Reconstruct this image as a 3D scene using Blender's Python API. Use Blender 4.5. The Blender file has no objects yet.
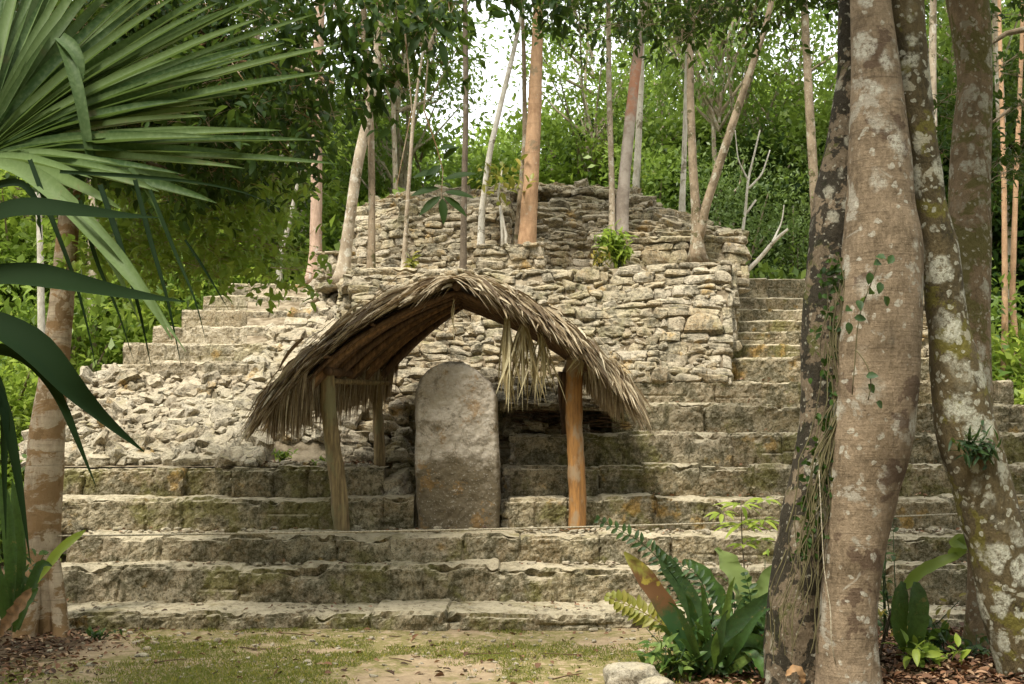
import bpy, math, random
import numpy as np
from mathutils import Vector, Matrix

random.seed(7)
RNG = np.random.default_rng(11)
sc = bpy.context.scene
COL = sc.collection
PI = math.pi

# ------------------------------------------------------------------ camera maths
F, W, H = 1150.0, 1024, 684
CAMZ = 1.78
TH = math.atan(98.0 / F)
CT, ST = math.cos(TH), math.sin(TH)

def P(px, py, Y):
    """world point seen at pixel (px, py) lying at distance Y along +Y"""
    u = (px - 512) / F
    v = (342 - py) / F
    y = CT - v * ST
    z = ST + v * CT
    s = Y / y
    return np.array([u * s, Y, CAMZ + z * s])

def XP(px, Y, py=440):
    return P(px, py, Y)[0]

def ZP(py, Y):
    return P(512, py, Y)[2]

# ------------------------------------------------------------------ numpy noise
def _hash(ix, iy, iz, seed):
    h = (ix.astype(np.int64) * 374761393 + iy.astype(np.int64) * 668265263 + iz.astype(np.int64) * 2147483647 + seed * 1274126177) & 0xFFFFFFFF
    h = ((h ^ (h >> 13)) * 1274126177) & 0xFFFFFFFF
    h = h ^ (h >> 16)
    return (h & 0xFFFF) / 32767.5 - 1.0

def vnoise(p, freq=1.0, seed=0):
    q = np.asarray(p, float) * freq
    i = np.floor(q)
    f = q - i
    f = f * f * (3 - 2 * f)
    i = i.astype(np.int64)
    out = 0
    for dx in (0, 1):
        wx = f[:, 0] if dx else 1 - f[:, 0]
        for dy in (0, 1):
            wy = f[:, 1] if dy else 1 - f[:, 1]
            for dz in (0, 1):
                wz = f[:, 2] if dz else 1 - f[:, 2]
                out = out + wx * wy * wz * _hash(i[:, 0] + dx, i[:, 1] + dy, i[:, 2] + dz, seed)
    return out

def fnoise(p, freq=1.0, octv=3, seed=0, gain=0.5):
    a, o, t = 1.0, 0, 0
    for k in range(octv):
        o = o + a * vnoise(p, freq * 2 ** k, seed + k * 17)
        t += a
        a *= gain
    return o / t

# ------------------------------------------------------------------ mesh builder
class MB:
    def __init__(self):
        self.v, self.f4, self.f3, self.a, self.n = [], [], [], [], 0
        self.m4, self.m3 = [], []
    def add(self, v, quads=None, tris=None, var=0.5, mi=0):
        v = np.asarray(v, np.float64).reshape(-1, 3)
        if quads is not None and len(quads):
            q = np.asarray(quads, np.int64) + self.n
            self.f4.append(q); self.m4.append(np.full(len(q), mi))
        if tris is not None and len(tris):
            t = np.asarray(tris, np.int64) + self.n
            self.f3.append(t); self.m3.append(np.full(len(t), mi))
        self.v.append(v)
        self.a.append(np.broadcast_to(np.asarray(var, np.float64), (len(v),)))
        self.n += len(v)
    def build(self, name, mats, parent=None, smooth=True, loc=None):
        if not isinstance(mats, (list, tuple)):
            mats = [mats]
        me = bpy.data.meshes.new(name)
        v = np.concatenate(self.v)
        if loc is not None:
            v = v - np.asarray(loc)
        q = np.concatenate(self.f4) if self.f4 else np.zeros((0, 4), np.int64)
        t = np.concatenate(self.f3) if self.f3 else np.zeros((0, 3), np.int64)
        me.vertices.add(len(v)); me.vertices.foreach_set('co', v.astype(np.float32).ravel())
        idx = np.concatenate([q.ravel(), t.ravel()]).astype(np.int32)
        tot = np.concatenate([np.full(len(q), 4), np.full(len(t), 3)]).astype(np.int32)
        start = np.concatenate([[0], np.cumsum(tot)[:-1]]).astype(np.int32)
        me.loops.add(len(idx)); me.loops.foreach_set('vertex_index', idx)
        me.polygons.add(len(tot))
        me.polygons.foreach_set('loop_start', start)
        me.polygons.foreach_set('loop_total', tot)
        mi = np.concatenate([np.concatenate(self.m4) if self.m4 else np.zeros(0), np.concatenate(self.m3) if self.m3 else np.zeros(0)]).astype(np.int32)
        for m in mats:
            me.materials.append(m)
        me.polygons.foreach_set('material_index', mi)
        me.polygons.foreach_set('use_smooth', np.full(len(tot), smooth))
        at = me.attributes.new('var', 'FLOAT', 'POINT')
        at.data.foreach_set('value', np.concatenate(self.a).astype(np.float32))
        me.update(calc_edges=True)
        me.validate()
        o = bpy.data.objects.new(name, me)
        COL.objects.link(o)
        if parent is not None:
            o.parent = parent
        if loc is not None:
            o.location = loc
        return o

def tag(o, label=None, cat=None, group=None, kind=None):
    if label: o['label'] = label
    if cat: o['category'] = cat
    if group: o['group'] = group
    if kind: o['kind'] = kind
    return o

def thing(name, loc, label, cat, group=None):
    o = bpy.data.objects.new(name, None)
    o.empty_display_size = 0.2
    COL.objects.link(o)
    o.location = loc
    return tag(o, label, cat, group)

def copy_tree(o, parent=None):
    c = o.copy(); COL.objects.link(c); c.parent = parent
    for ch in list(o.children):
        copy_tree(ch, c)
    return c

# ------------------------------------------------------------------ node helper
class G:
    def __init__(self, name):
        self.mat = bpy.data.materials.new(name); self.mat.use_nodes = True
        self.t = self.mat.node_tree; self.t.nodes.clear()
        self.out = self.t.nodes.new('ShaderNodeOutputMaterial')
        self.geo = self.t.nodes.new('ShaderNodeNewGeometry')
        self.tc = self.t.nodes.new('ShaderNodeTexCoord')
        self.obj = self.tc.outputs['Object']
        self.pos = self.geo.outputs['Position']
    def n(self, ty): return self.t.nodes.new(ty)
    def l(self, a, b):
        if hasattr(a, 'is_output') or isinstance(a, bpy.types.NodeSocket): self.t.links.new(a, b)
        else: b.default_value = a
    def mapv(self, vec, scale=(1, 1, 1), loc=(0, 0, 0)):
        m = self.n('ShaderNodeMapping'); self.l(vec, m.inputs['Vector'])
        m.inputs['Scale'].default_value = scale; m.inputs['Location'].default_value = loc
        return m.outputs[0]
    def noise(self, vec, scale, detail=4, rough=0.55, dist=0.0):
        m = self.n('ShaderNodeTexNoise'); self.l(vec, m.inputs['Vector'])
        m.inputs['Scale'].default_value = scale; m.inputs['Detail'].default_value = detail
        m.inputs['Roughness'].default_value = rough; m.inputs['Distortion'].default_value = dist
        return m.outputs['Fac']
    def vor(self, vec, scale, feature='F1', out='Distance', rnd=1.0):
        m = self.n('ShaderNodeTexVoronoi'); self.l(vec, m.inputs['Vector'])
        m.feature = feature; m.inputs['Scale'].default_value = scale; m.inputs['Randomness'].default_value = rnd
        return m.outputs[out]
    def rng(self, v, a, b, c=0.0, d=1.0):
        m = self.n('ShaderNodeMapRange'); m.interpolation_type = 'SMOOTHSTEP'
        self.l(v, m.inputs['Value'])
        for k, x in zip(('From Min', 'From Max', 'To Min', 'To Max'), (a, b, c, d)): m.inputs[k].default_value = x
        return m.outputs[0]
    def mix(self, f, a, b, mode='MIX'):
        m = self.n('ShaderNodeMix'); m.data_type = 'RGBA'; m.blend_type = mode
        self.l(f, m.inputs[0]); self.l(self.c(a), m.inputs[6]); self.l(self.c(b), m.inputs[7])
        return m.outputs[2]
    def c(self, a):
        return (*a, 1.0) if isinstance(a, tuple) and len(a) == 3 else a
    def math(self, op, a, b=0.0):
        m = self.n('ShaderNodeMath'); m.operation = op
        self.l(a, m.inputs[0]); self.l(b, m.inputs[1]); return m.outputs[0]
    def attr(self, name='var'):
        m = self.n('ShaderNodeAttribute'); m.attribute_name = name; return m.outputs['Fac']
    def rand(self): return self.n('ShaderNodeObjectInfo').outputs['Random']
    def upz(self):
        m = self.n('ShaderNodeSeparateXYZ'); self.l(self.geo.outputs['Normal'], m.inputs[0]); return m.outputs['Z']
    def sep(self, vec, k):
        m = self.n('ShaderNodeSeparateXYZ'); self.l(vec, m.inputs[0]); return m.outputs[k]
    def bump(self, h, strength=0.5, dist=0.02, nrm=None):
        m = self.n('ShaderNodeBump'); self.l(h, m.inputs['Height'])
        m.inputs['Strength'].default_value = strength; m.inputs['Distance'].default_value = dist
        if nrm is not None: self.l(nrm, m.inputs['Normal'])
        return m.outputs[0]
    def principled(self, col, rough=0.85, nrm=None, spec=0.3):
        m = self.n('ShaderNodeBsdfPrincipled'); self.l(self.c(col), m.inputs['Base Color'])
        self.l(rough, m.inputs['Roughness']); m.inputs['Specular IOR Level'].default_value = spec
        if nrm is not None: self.l(nrm, m.inputs['Normal'])
        return m.outputs[0]
    def done(self, sh):
        self.l(sh, self.out.inputs['Surface']); return self.mat

def stone_mat(name, pale=(0.46, 0.42, 0.33), brown=(0.26, 0.20, 0.125), dark=(0.075, 0.065, 0.04), darkamt=0.5, dust=0.75, moss=0.35, vscale=0.5):
    g = G(name); p = g.pos
    a = g.noise(p, 1.7, 5, 0.6)
    col = g.mix(g.rng(a, 0.38, 0.62), pale, brown)
    v = g.attr()
    col = g.mix(g.rng(v, 0.0, 1.0, 0.0, vscale), col, g.mix(g.rng(v, 0.35, 1.0), g.mix(g.rng(g.math('FRACT', g.math('MULTIPLY', v, 7.3)), 0.3, 0.7), (0.20, 0.145, 0.085), (0.20, 0.185, 0.155)), (0.54, 0.46, 0.34)))
    # dark algae stain
    b = g.noise(p, 3.3, 6, 0.65, 0.6)
    bb = g.rng(b, 0.60 - 0.16 * darkamt, 0.70 - 0.14 * darkamt)
    col = g.mix(g.math('MULTIPLY', bb, 0.85), col, dark)
    # fine mottling
    c = g.noise(p, 28, 5, 0.7)
    col = g.mix(g.rng(c, 0.3, 0.72, 0.0, 0.55), col, g.mix(0.5, pale, (0.55, 0.52, 0.42)))
    c2 = g.noise(p, 60, 3, 0.7)
    col = g.mix(g.rng(c2, 0.54, 0.68, 0.0, 0.55), col, dark)
    # moss and orange lichen
    m = g.noise(p, 1.1, 5, 0.7, 0.4)
    col = g.mix(g.math('MULTIPLY', g.rng(m, 0.52, 0.62), moss), col, (0.155, 0.145, 0.035))
    o_ = g.noise(g.mapv(p, loc=(7, 3, 5)), 1.9, 4, 0.6)
    col = g.mix(g.math('MULTIPLY', g.rng(o_, 0.61, 0.68), 0.6), col, (0.44, 0.26, 0.06))
    k8 = g.noise(p, 11, 9, 0.82, 0.3)
    col = g.mix(g.rng(k8, 0.48, 0.42, 0.0, 0.7), col, dark)
    col = g.mix(g.rng(k8, 0.56, 0.64, 0.0, 0.5), col, (0.50, 0.44, 0.31))
    k9 = g.noise(p, 36, 8, 0.85, 0.2)
    col = g.mix(g.rng(k9, 0.47, 0.42, 0.0, 0.75), col, dark)
    col = g.mix(g.rng(k9, 0.57, 0.62, 0.0, 0.5), col, (0.55, 0.49, 0.36))
    st = g.noise(g.mapv(p, (5, 5, 0.9)), 1.6, 6, 0.75)
    col = g.mix(g.rng(st, 0.54, 0.64, 0.0, 0.55), col, dark)
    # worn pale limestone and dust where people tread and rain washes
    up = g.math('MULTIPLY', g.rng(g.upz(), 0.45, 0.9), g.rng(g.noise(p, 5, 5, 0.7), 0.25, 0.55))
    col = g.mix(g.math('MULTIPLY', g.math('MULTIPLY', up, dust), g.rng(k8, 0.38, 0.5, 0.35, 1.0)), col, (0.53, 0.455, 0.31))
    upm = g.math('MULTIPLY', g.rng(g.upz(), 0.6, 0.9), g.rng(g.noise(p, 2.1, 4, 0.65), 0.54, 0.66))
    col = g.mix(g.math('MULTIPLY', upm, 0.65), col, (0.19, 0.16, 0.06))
    h1 = g.noise(p, 14, 6, 0.72)
    h2 = g.noise(p, 55, 3, 0.6)
    nb = g.bump(h2, 0.5, 0.008, g.bump(h1, 0.9, 0.035))
    return g.done(g.principled(col, 0.92, nb, 0.15))

def leaf_mat(name, cols, trans=0.35, rough=0.45, spec=0.35, yellow=0.0, worn=False):
    g = G(name)
    v = g.attr(); r = g.rand()
    c = g.mix(g.rng(v, 0.0, 1.0), cols[0], cols[1])
    c = g.mix(g.rng(r, 0.0, 1.0, 0.0, 0.5), c, cols[2])
    if yellow:
        c = g.mix(g.rng(v, 1.0 - yellow, 1.0), c, (0.40, 0.33, 0.05))
    nb = None
    if worn:
        wn = g.noise(g.pos, 22, 6, 0.75)
        c = g.mix(g.rng(wn, 0.35, 0.6, 0.55, 0.0), c, tuple(x * 0.35 for x in cols[0]))
        c = g.mix(g.rng(g.noise(g.pos, 9, 6, 0.8), 0.60, 0.66, 0.0, 0.8), c, (0.20, 0.15, 0.04))
        c = g.mix(g.rng(g.noise(g.mapv(g.pos, loc=(3, 8, 1)), 55, 4, 0.7), 0.62, 0.68, 0.0, 0.7), c, (0.10, 0.06, 0.025))
        nb = g.bump(g.noise(g.pos, 45, 3, 0.6), 0.6, 0.006)
    sh = g.principled(c, rough, nb, spec)
    tr = g.n('ShaderNodeBsdfTranslucent')
    tc = g.mix(0.5, c, (0.23, 0.34, 0.045), 'MIX'); g.l(tc, tr.inputs['Color'])
    m = g.n('ShaderNodeMixShader'); m.inputs[0].default_value = trans
    g.l(sh, m.inputs[1]); g.l(tr.outputs[0], m.inputs[2])
    return g.done(m.outputs[0])

def bark_mat(name, base, dark, patch=None, psc=3.0, pth=0.30, rings=0.0, moss=None, mossth=0.58, bump=0.6, fine=24, rot=None, stretch=1.0, extra=None):
    g = G(name); p = g.obj
    ps = g.mapv(p, (1, 1, stretch))
    a = g.noise(ps, 3.0, 6, 0.65)
    col = g.mix(g.rng(a, 0.3, 0.7), base, dark)
    f = g.noise(g.mapv(p, (1, 1, 0.35)), fine, 5, 0.7)
    col = g.mix(g.rng(f, 0.35, 0.75, 0.0, 0.45), col, tuple(x * 1.5 for x in base))
    hgt = f
    if rings:
        r_ = g.noise(g.mapv(p, (1.2, 1.2, 20)), 2.2, 6, 0.75, 0.4)
        col = g.mix(g.rng(r_, 0.52, 0.64, 0.0, rings), col, tuple(x * 0.55 for x in dark))
        hgt = g.math('ADD', f, g.math('MULTIPLY', r_, 0.8))
    if moss:
        m = g.noise(ps, 2.4, 6, 0.7, 0.5)
        col = g.mix(g.rng(m, mossth, mossth + 0.05, 0.0, 0.85), col, moss)
    if extra:
        e = g.noise(g.mapv(p, (1, 1, 1), (3, 1, 4)), extra[1], 5, 0.6, 0.3)
        col = g.mix(g.rng(e, extra[2], extra[2] + 0.03, 0.0, 0.85), col, extra[0])
    if patch:
        d = g.n('ShaderNodeVectorMath'); d.operation = 'ADD'
        nz = g.n('ShaderNodeTexNoise'); g.l(p, nz.inputs['Vector']); nz.inputs['Scale'].default_value = 9; nz.inputs['Detail'].default_value = 3
        sc_ = g.n('ShaderNodeVectorMath'); sc_.operation = 'SCALE'; g.l(nz.outputs['Color'], sc_.inputs[0]); sc_.inputs['Scale'].default_value = 0.14
        g.l(p, d.inputs[0]); g.l(sc_.outputs[0], d.inputs[1])
        v1 = g.vor(g.mapv(d.outputs[0], (1, 1, 0.8)), psc); v2 = g.vor(d.outputs[0], psc * 2.7)
        big = g.noise(p, 1.3, 2, 0.5)
        k1 = g.math('MULTIPLY', g.rng(v1, pth + 0.03, pth - 0.10), g.rng(big, 0.42, 0.52))
        k2 = g.rng(v2, pth * 0.72, pth * 0.72 - 0.06)
        k = g.math('MAXIMUM', k1, g.math('MULTIPLY', k2, 0.8))
        k = g.math('MULTIPLY', k, g.rng(g.noise(p, 26, 6, 0.8), 0.38, 0.55, 0.1, 1.0))
        col = g.mix(k, col, patch)
    nb = g.bump(g.noise(g.mapv(p, (1, 1, 0.5)), 9, 7, 0.72), bump, 0.05, g.bump(hgt, bump, 0.014))
    return g.done(g.principled(col, 0.88, nb, 0.2))

# ------------------------------------------------------------------ primitives
def tube(pts, rad, ns=10, amp=0.0, seed=0, flare=0.0, cap=True, lob=0, fh=0.6, step=None, ecc=None):
    """pts (K,3) -> smooth tube; returns verts, quads, tris"""
    pts = np.asarray(pts, float); rad = np.asarray(rad, float)
    if rad.ndim == 0: rad = np.full(len(pts), float(rad))
    if step:
        seg = np.linalg.norm(np.diff(pts, axis=0), axis=1); L = np.concatenate([[0], np.cumsum(seg)])
        n = max(3, int(L[-1] / step)); t = np.linspace(0, L[-1], n)
        q = np.stack([np.interp(t, L, pts[:, k]) for k in range(3)], 1); r = np.interp(t, L, rad)
        ker = max(1, int(0.35 * n / len(pts)))
        for _ in range(ker):
            q[1:-1] = (q[:-2] + 2 * q[1:-1] + q[2:]) / 4
            r[1:-1] = (r[:-2] + 2 * r[1:-1] + r[2:]) / 4
        pts, rad = q, r
    K = len(pts)
    tan = np.gradient(pts, axis=0); tan /= np.linalg.norm(tan, axis=1)[:, None] + 1e-9
    ref = np.array([0.0, -1.0, 0.0]) if abs(tan[:, 1].mean()) < 0.9 else np.array([1.0, 0, 0])
    b1 = np.cross(tan, ref); b1 /= np.linalg.norm(b1, axis=1)[:, None] + 1e-9
    b2 = np.cross(tan, b1)
    a = np.linspace(0, 2 * PI, ns, endpoint=False)
    rr = np.repeat(rad[:, None], ns, 1)
    hgt = pts[:, 2] - pts[0, 2]
    if flare:
        k = np.exp(-np.maximum(hgt, 0) / fh)[:, None]
        lobes = 1 + 0.55 * np.cos(a * lob + seed)[None] + 0.25 * np.cos(a * (lob + 2) + seed * 2)[None] if lob else 1.0
        rr = rr * (1 + flare * k * lobes)
    ca = np.cos(a)[None, :, None] * (ecc or 1.0); sa = np.sin(a)[None, :, None]
    if amp:
        base = pts[:, None] + (b1[:, None] * ca + b2[:, None] * sa) * rr[..., None]
        nz = fnoise(base.reshape(-1, 3) / max(rad.mean(), 0.02) * 0.55, 1.0, 4, seed).reshape(K, ns)
        rr = rr * (1 + amp * nz)
    v = pts[:, None] + (b1[:, None] * ca + b2[:, None] * sa) * rr[..., None]
    i = np.arange(K - 1)[:, None] * ns; j = np.arange(ns)[None]; j2 = (j + 1) % ns
    q = np.stack([i + j, i + j2, i + ns + j2, i + ns + j], -1).reshape(-1, 4)
    v = v.reshape(-1, 3); tr = []
    if cap:
        n0 = len(v); v = np.concatenate([v, pts[:1], pts[-1:]])
        for k in range(ns):
            tr.append((n0, (k + 1) % ns, k)); tr.append((n0 + 1, (K - 1) * ns + k, (K - 1) * ns + (k + 1) % ns))
    return v, q, tr

def add_tube(mb, pts, rad, ns=10, var=0.5, mi=0, **k):
    v, q, t = tube(pts, rad, ns, **k)
    mb.add(v, q, t, var, mi)

def norm(a):
    return a / (np.linalg.norm(a, axis=-1, keepdims=True) + 1e-9)

def leaves(mb, c, ax, nr, L, Wd, var, detail=0, mi=0, droop=0.25, fold=0.18):
    """c base point, ax axis, nr approx normal; arrays (N,..)"""
    N = len(c); ax = norm(ax); side = norm(np.cross(ax, nr)); up = np.cross(side, ax)
    L = np.broadcast_to(L, (N,))[:, None]; Wd = np.broadcast_to(Wd, (N,))[:, None]
    var = np.broadcast_to(var, (N,))
    if detail == 0:
        v = np.stack([c, c + ax * L * 0.45 + side * Wd * 0.5 + up * L * 0.06, c + ax * L - up * L * droop * 0.5, c + ax * L * 0.45 - side * Wd * 0.5 + up * L * 0.06], 1)
        q = np.arange(N)[:, None] * 4 + np.array([[0, 1, 2, 3]])
        mb.add(v.reshape(-1, 3), q, None, np.repeat(var, 4), mi)
    else:
        def row(t, w, h):
            m = c + ax * L * t - up * L * droop * t * t
            f = up * Wd * fold * w
            return [m + side * Wd * 0.5 * w + f, m, m - side * Wd * 0.5 * w + f]
        r1 = row(0.22, 0.8, 0); r2 = row(0.5, 1.0, 0); r3 = row(0.78, 0.62, 0)
        tip = c + ax * L * 1.0 - up * L * droop
        v = np.stack([c] + r1 + r2 + r3 + [tip], 1)
        b = np.arange(N)[:, None]
        qs = []
        for r in (0, 1):
            o = 1 + 3 * r
            qs += [[o, o + 3, o + 4, o + 1], [o + 1, o + 4, o + 5, o + 2]]
        q = (b[:, :, None] * 11 + np.array(qs)[None]).reshape(-1, 4)
        t = (b[:, :, None] * 11 + np.array([[0, 1, 2], [0, 2, 3], [7, 10, 8], [8, 10, 9]])[None]).reshape(-1, 3)
        mb.add(v.reshape(-1, 3), q, t, np.repeat(var, 11), mi)

def blade(mb, pts, wid, nrm, var=0.5, mi=0, fold=0.25, prof=None, wav=0.0, seed=0):
    """long leaf strip along pts with folded cross-section"""
    pts = np.asarray(pts, float); K = len(pts)
    t = np.linspace(0, 1, K)
    w = (np.sin(PI * np.clip(t * 0.9 + 0.08, 0, 1)) ** 0.6 if prof is None else np.interp(t, *prof)) * wid
    tan = norm(np.gradient(pts, axis=0)); side = norm(np.cross(tan, np.broadcast_to(nrm, tan.shape))); up = np.cross(side, tan)
    s = np.sin(np.arange(K) * 1.9 + seed)[:, None] * wav * wid
    a = pts + side * w[:, None] * 0.5 + up * (w * fold)[:, None] + up * s
    b = pts - side * w[:, None] * 0.5 + up * (w * fold)[:, None] - up * s
    v = np.stack([a, pts, b], 1).reshape(-1, 3)
    i = np.arange(K - 1)[:, None] * 3
    q = np.concatenate([i + np.array([[0, 3, 4, 1]]), i + np.array([[1, 4, 5, 2]])])
    mb.add(v, q, None, var, mi)

def box(mb, x0, x1, y0, y1, z0, z1, var=0.5, mi=0):
    v = np.array([(x, y, z) for z in (z0, z1) for y in (y0, y1) for x in (x0, x1)], float)
    q = [(0, 2, 3, 1), (4, 5, 7, 6), (0, 1, 5, 4), (2, 6, 7, 3), (0, 4, 6, 2), (1, 3, 7, 5)]
    mb.add(v, q, None, var, mi)

# unit rounded stone template (subdivided cube surface pushed to a superellipsoid)
def _stone_template(n=4, ee=3.4):
    vs, qs, idx = [], [], {}
    def vid(p):
        k = tuple(np.round(p, 5))
        if k not in idx:
            idx[k] = len(vs); vs.append(p)
        return idx[k]
    lin = np.linspace(-1, 1, n)
    for ax in range(3):
        for s in (-1, 1):
            for i in range(n - 1):
                for j in range(n - 1):
                    c = []
                    for (a, b) in ((i, j), (i + 1, j), (i + 1, j + 1), (i, j + 1)):
                        p = np.zeros(3); p[ax] = s; p[(ax + 1) % 3] = lin[a]; p[(ax + 2) % 3] = lin[b]; c.append(vid(p))
                    qs.append(c if s > 0 else c[::-1])
    v = np.array(vs)
    e = ee
    v = v / (np.sum(np.abs(v) ** e, 1) ** (1 / e))[:, None]
    return v, np.array(qs)
ST4 = _stone_template(4)
ST5 = _stone_template(5, 7.0)
ST6 = _stone_template(6)

def stones(mb, cen, ux, uy, uz, hx, hy, hz, seed=0, rough=0.22, var=None, big=False):
    """vectorised rough stones: centre, three axis frames (N,3), half sizes (N,)"""
    tv, tq = ST5 if big else ST4
    N, M = len(cen), len(tv)
    r = np.random.default_rng(seed)
    if var is None: var = r.random(N)
    cj = (r.random((N, 2, 2, 2, 3)) - 0.5) * 2 * np.array([0.26, 0.30, 0.30])
    wx, wy, wz = [(tv[:, k] + 1) / 2 for k in range(3)]
    tj = np.zeros((N, M, 3))
    for a in (0, 1):
        for b in (0, 1):
            for c in (0, 1):
                wgt = (wx if a else 1 - wx) * (wy if b else 1 - wy) * (wz if c else 1 - wz)
                tj += wgt[None, :, None] * cj[:, a, b, c][:, None, :]
    v = (tv[None] + tj) * np.stack([hx, hy, hz], 1)[:, None, :]
    # shear and taper for irregular outlines
    tap = 1 + (r.random((N, 1)) - 0.5) * 0.5 * tv[None, :, 2]
    v[..., 0] *= tap
    v[..., 2] += (r.random((N, 1)) - 0.5) * 0.5 * tv[None, :, 0] * hz[:, None]
    off = r.random((N, 1, 3)) * 50
    q = tv[None] * 1.1 + off
    nz = np.stack([vnoise(q.reshape(-1, 3), 1.0, k + 3) for k in range(3)], 1).reshape(N, M, 3)
    v = v + nz * rough * np.stack([hx, hy, hz], 1)[:, None, :]
    q2 = (tv[None] * np.stack([hx, hy, hz], 1)[:, None, :] * 14 + off * 3).reshape(-1, 3)
    nz2 = np.stack([vnoise(q2, 1.0, k + 23) for k in range(3)], 1).reshape(N, M, 3)
    v = v + nz2 * 0.013
    w = cen[:, None] + v[..., :1] * ux[:, None] + v[..., 1:2] * uy[:, None] + v[..., 2:] * uz[:, None]
    qq = (np.arange(N)[:, None, None] * M + tq[None]).reshape(-1, 4)
    mb.add(w.reshape(-1, 3), qq, None, np.repeat(var, M))

def stone_facet(mb, A, B, C, D, hrow=(0.10, 0.24), wst=(0.14, 0.5), depth=0.13, seed=0, rough=0.15, backto=22.0, back=-0.055, gap=0.001, tilt=0.03, proud=0.045, jit=0.016):
    """stones laid in courses on the quad A(bottom left) B(bottom right) C(top right) D(top left)"""
    A, B, C, D = [np.asarray(p, float) for p in (A, B, C, D)]
    r = np.random.default_rng(seed)
    Hh = (np.linalg.norm(D - A) + np.linalg.norm(C - B)) / 2
    cen, ux, uy, uz, hx, hy, hz = [], [], [], [], [], [], []
    t = 0.0
    while t < Hh - 0.02:
        h = min(r.uniform(*hrow), max(Hh - t, 0.06)); tm = (t + h / 2) / Hh
        L0 = A + (D - A) * tm; L1 = B + (C - B) * tm
        Wd = np.linalg.norm(L1 - L0); u = (L1 - L0) / Wd
        upv = norm(((D - A) + (C - B)) / 2)
        nr = norm(np.cross(u, upv))
        s = -r.uniform(0, 0.1)
        while s < Wd:
            w = r.uniform(*wst) * (0.6 + 0.8 * h / hrow[1])
            w = min(w, Wd - s + 0.05)
            if w < 0.06: break
            if h > 0.17 and r.random() < 0.28:
                k = r.uniform(0.35, 0.65); parts = [(0, k), (k, 1)]
            else: parts = [(0, 1)]
            for a, b in parts:
                hh = (b - a) * h
                c = L0 + u * (s + w / 2) + upv * ((a + b) / 2 - 0.5) * h
                c = c + upv * (vnoise(np.array([[c[0], c[1], t * 3]]), 1.3, seed)[0] * 0.05 * 1) + nr * (r.normal(0, jit) + proud - depth * 0.5)
                an = r.normal(0, tilt); an2 = r.normal(0, 0.08)
                U = u * math.cos(an) + upv * math.sin(an); V = upv * math.cos(an) - u * math.sin(an)
                U = norm(U + nr * an2); Nn = norm(np.cross(U, V))
                cen.append(c); ux.append(U); uy.append(-Nn); uz.append(V)
                hx.append(w / 2 - gap); hy.append(depth * r.uniform(0.8, 1.2)); hz.append(hh / 2 - gap * 0.7)
            s += w
        t += h
    stones(mb, *[np.array(z) for z in (cen, ux, uy, uz, hx, hy, hz)], seed=seed, rough=rough, big=True)
    nk = int(np.linalg.norm(B - A) * Hh / 0.010); nk = max(nk, 4)
    a1, a2 = r.random((nk, 1)), r.random((nk, 1))
    cc2 = (A * (1 - a1) + B * a1) * (1 - a2) + (D * (1 - a1) + C * a1) * a2
    u = norm(B - A); upv = norm(D - A); nr = norm(np.cross(u, upv))
    s2 = r.uniform(0.02, 0.05, nk); one = np.ones((nk, 1))
    stones(mb, cc2 + nr * r.uniform(0.04, 0.075, (nk, 1)), norm(one * u + r.normal(0, 0.2, (nk, 3))), one * -nr, one * upv, s2 * 1.4, s2, s2 * 0.7, seed=seed + 7, rough=0.25)
    # solid core behind the courses
    u = norm(B - A); upv = norm(D - A); nr = norm(np.cross(u, upv))
    q = [p - nr * back for p in (A, B, C, D)]
    bk = [np.array([p[0], backto, p[2]]) for p in q]
    v = np.array(q + bk)
    mb.add(v, [(7, 6, 5, 4), (0, 4, 5, 1), (3, 2, 6, 7), (0, 3, 7, 4), (1, 5, 6, 2)], None, 0.35, 1)
    nu = max(3, int(np.linalg.norm(B - A) / 0.05)); nv = max(3, int(Hh / 0.05))
    U_, V_ = np.meshgrid(np.linspace(0, 1, nu), np.linspace(0, 1, nv), indexing='ij'); U_ = U_.ravel()[:, None]; V_ = V_.ravel()[:, None]
    gp = (q[0] * (1 - U_) + q[1] * U_) * (1 - V_) + (q[3] * (1 - U_) + q[2] * U_) * V_
    edge = np.minimum(np.minimum(U_, 1 - U_), np.minimum(V_, 1 - V_)) > 0
    gp = gp + nr * (0.03 * fnoise(gp, 9, 2, seed)[:, None]) * edge
    i = np.arange(nu - 1)[:, None] * nv; j = np.arange(nv - 1)[None]
    mb.add(gp, np.stack([i + j, i + nv + j, i + nv + j + 1, i + j + 1], -1).reshape(-1, 4), None, 0.35, 1)

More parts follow.
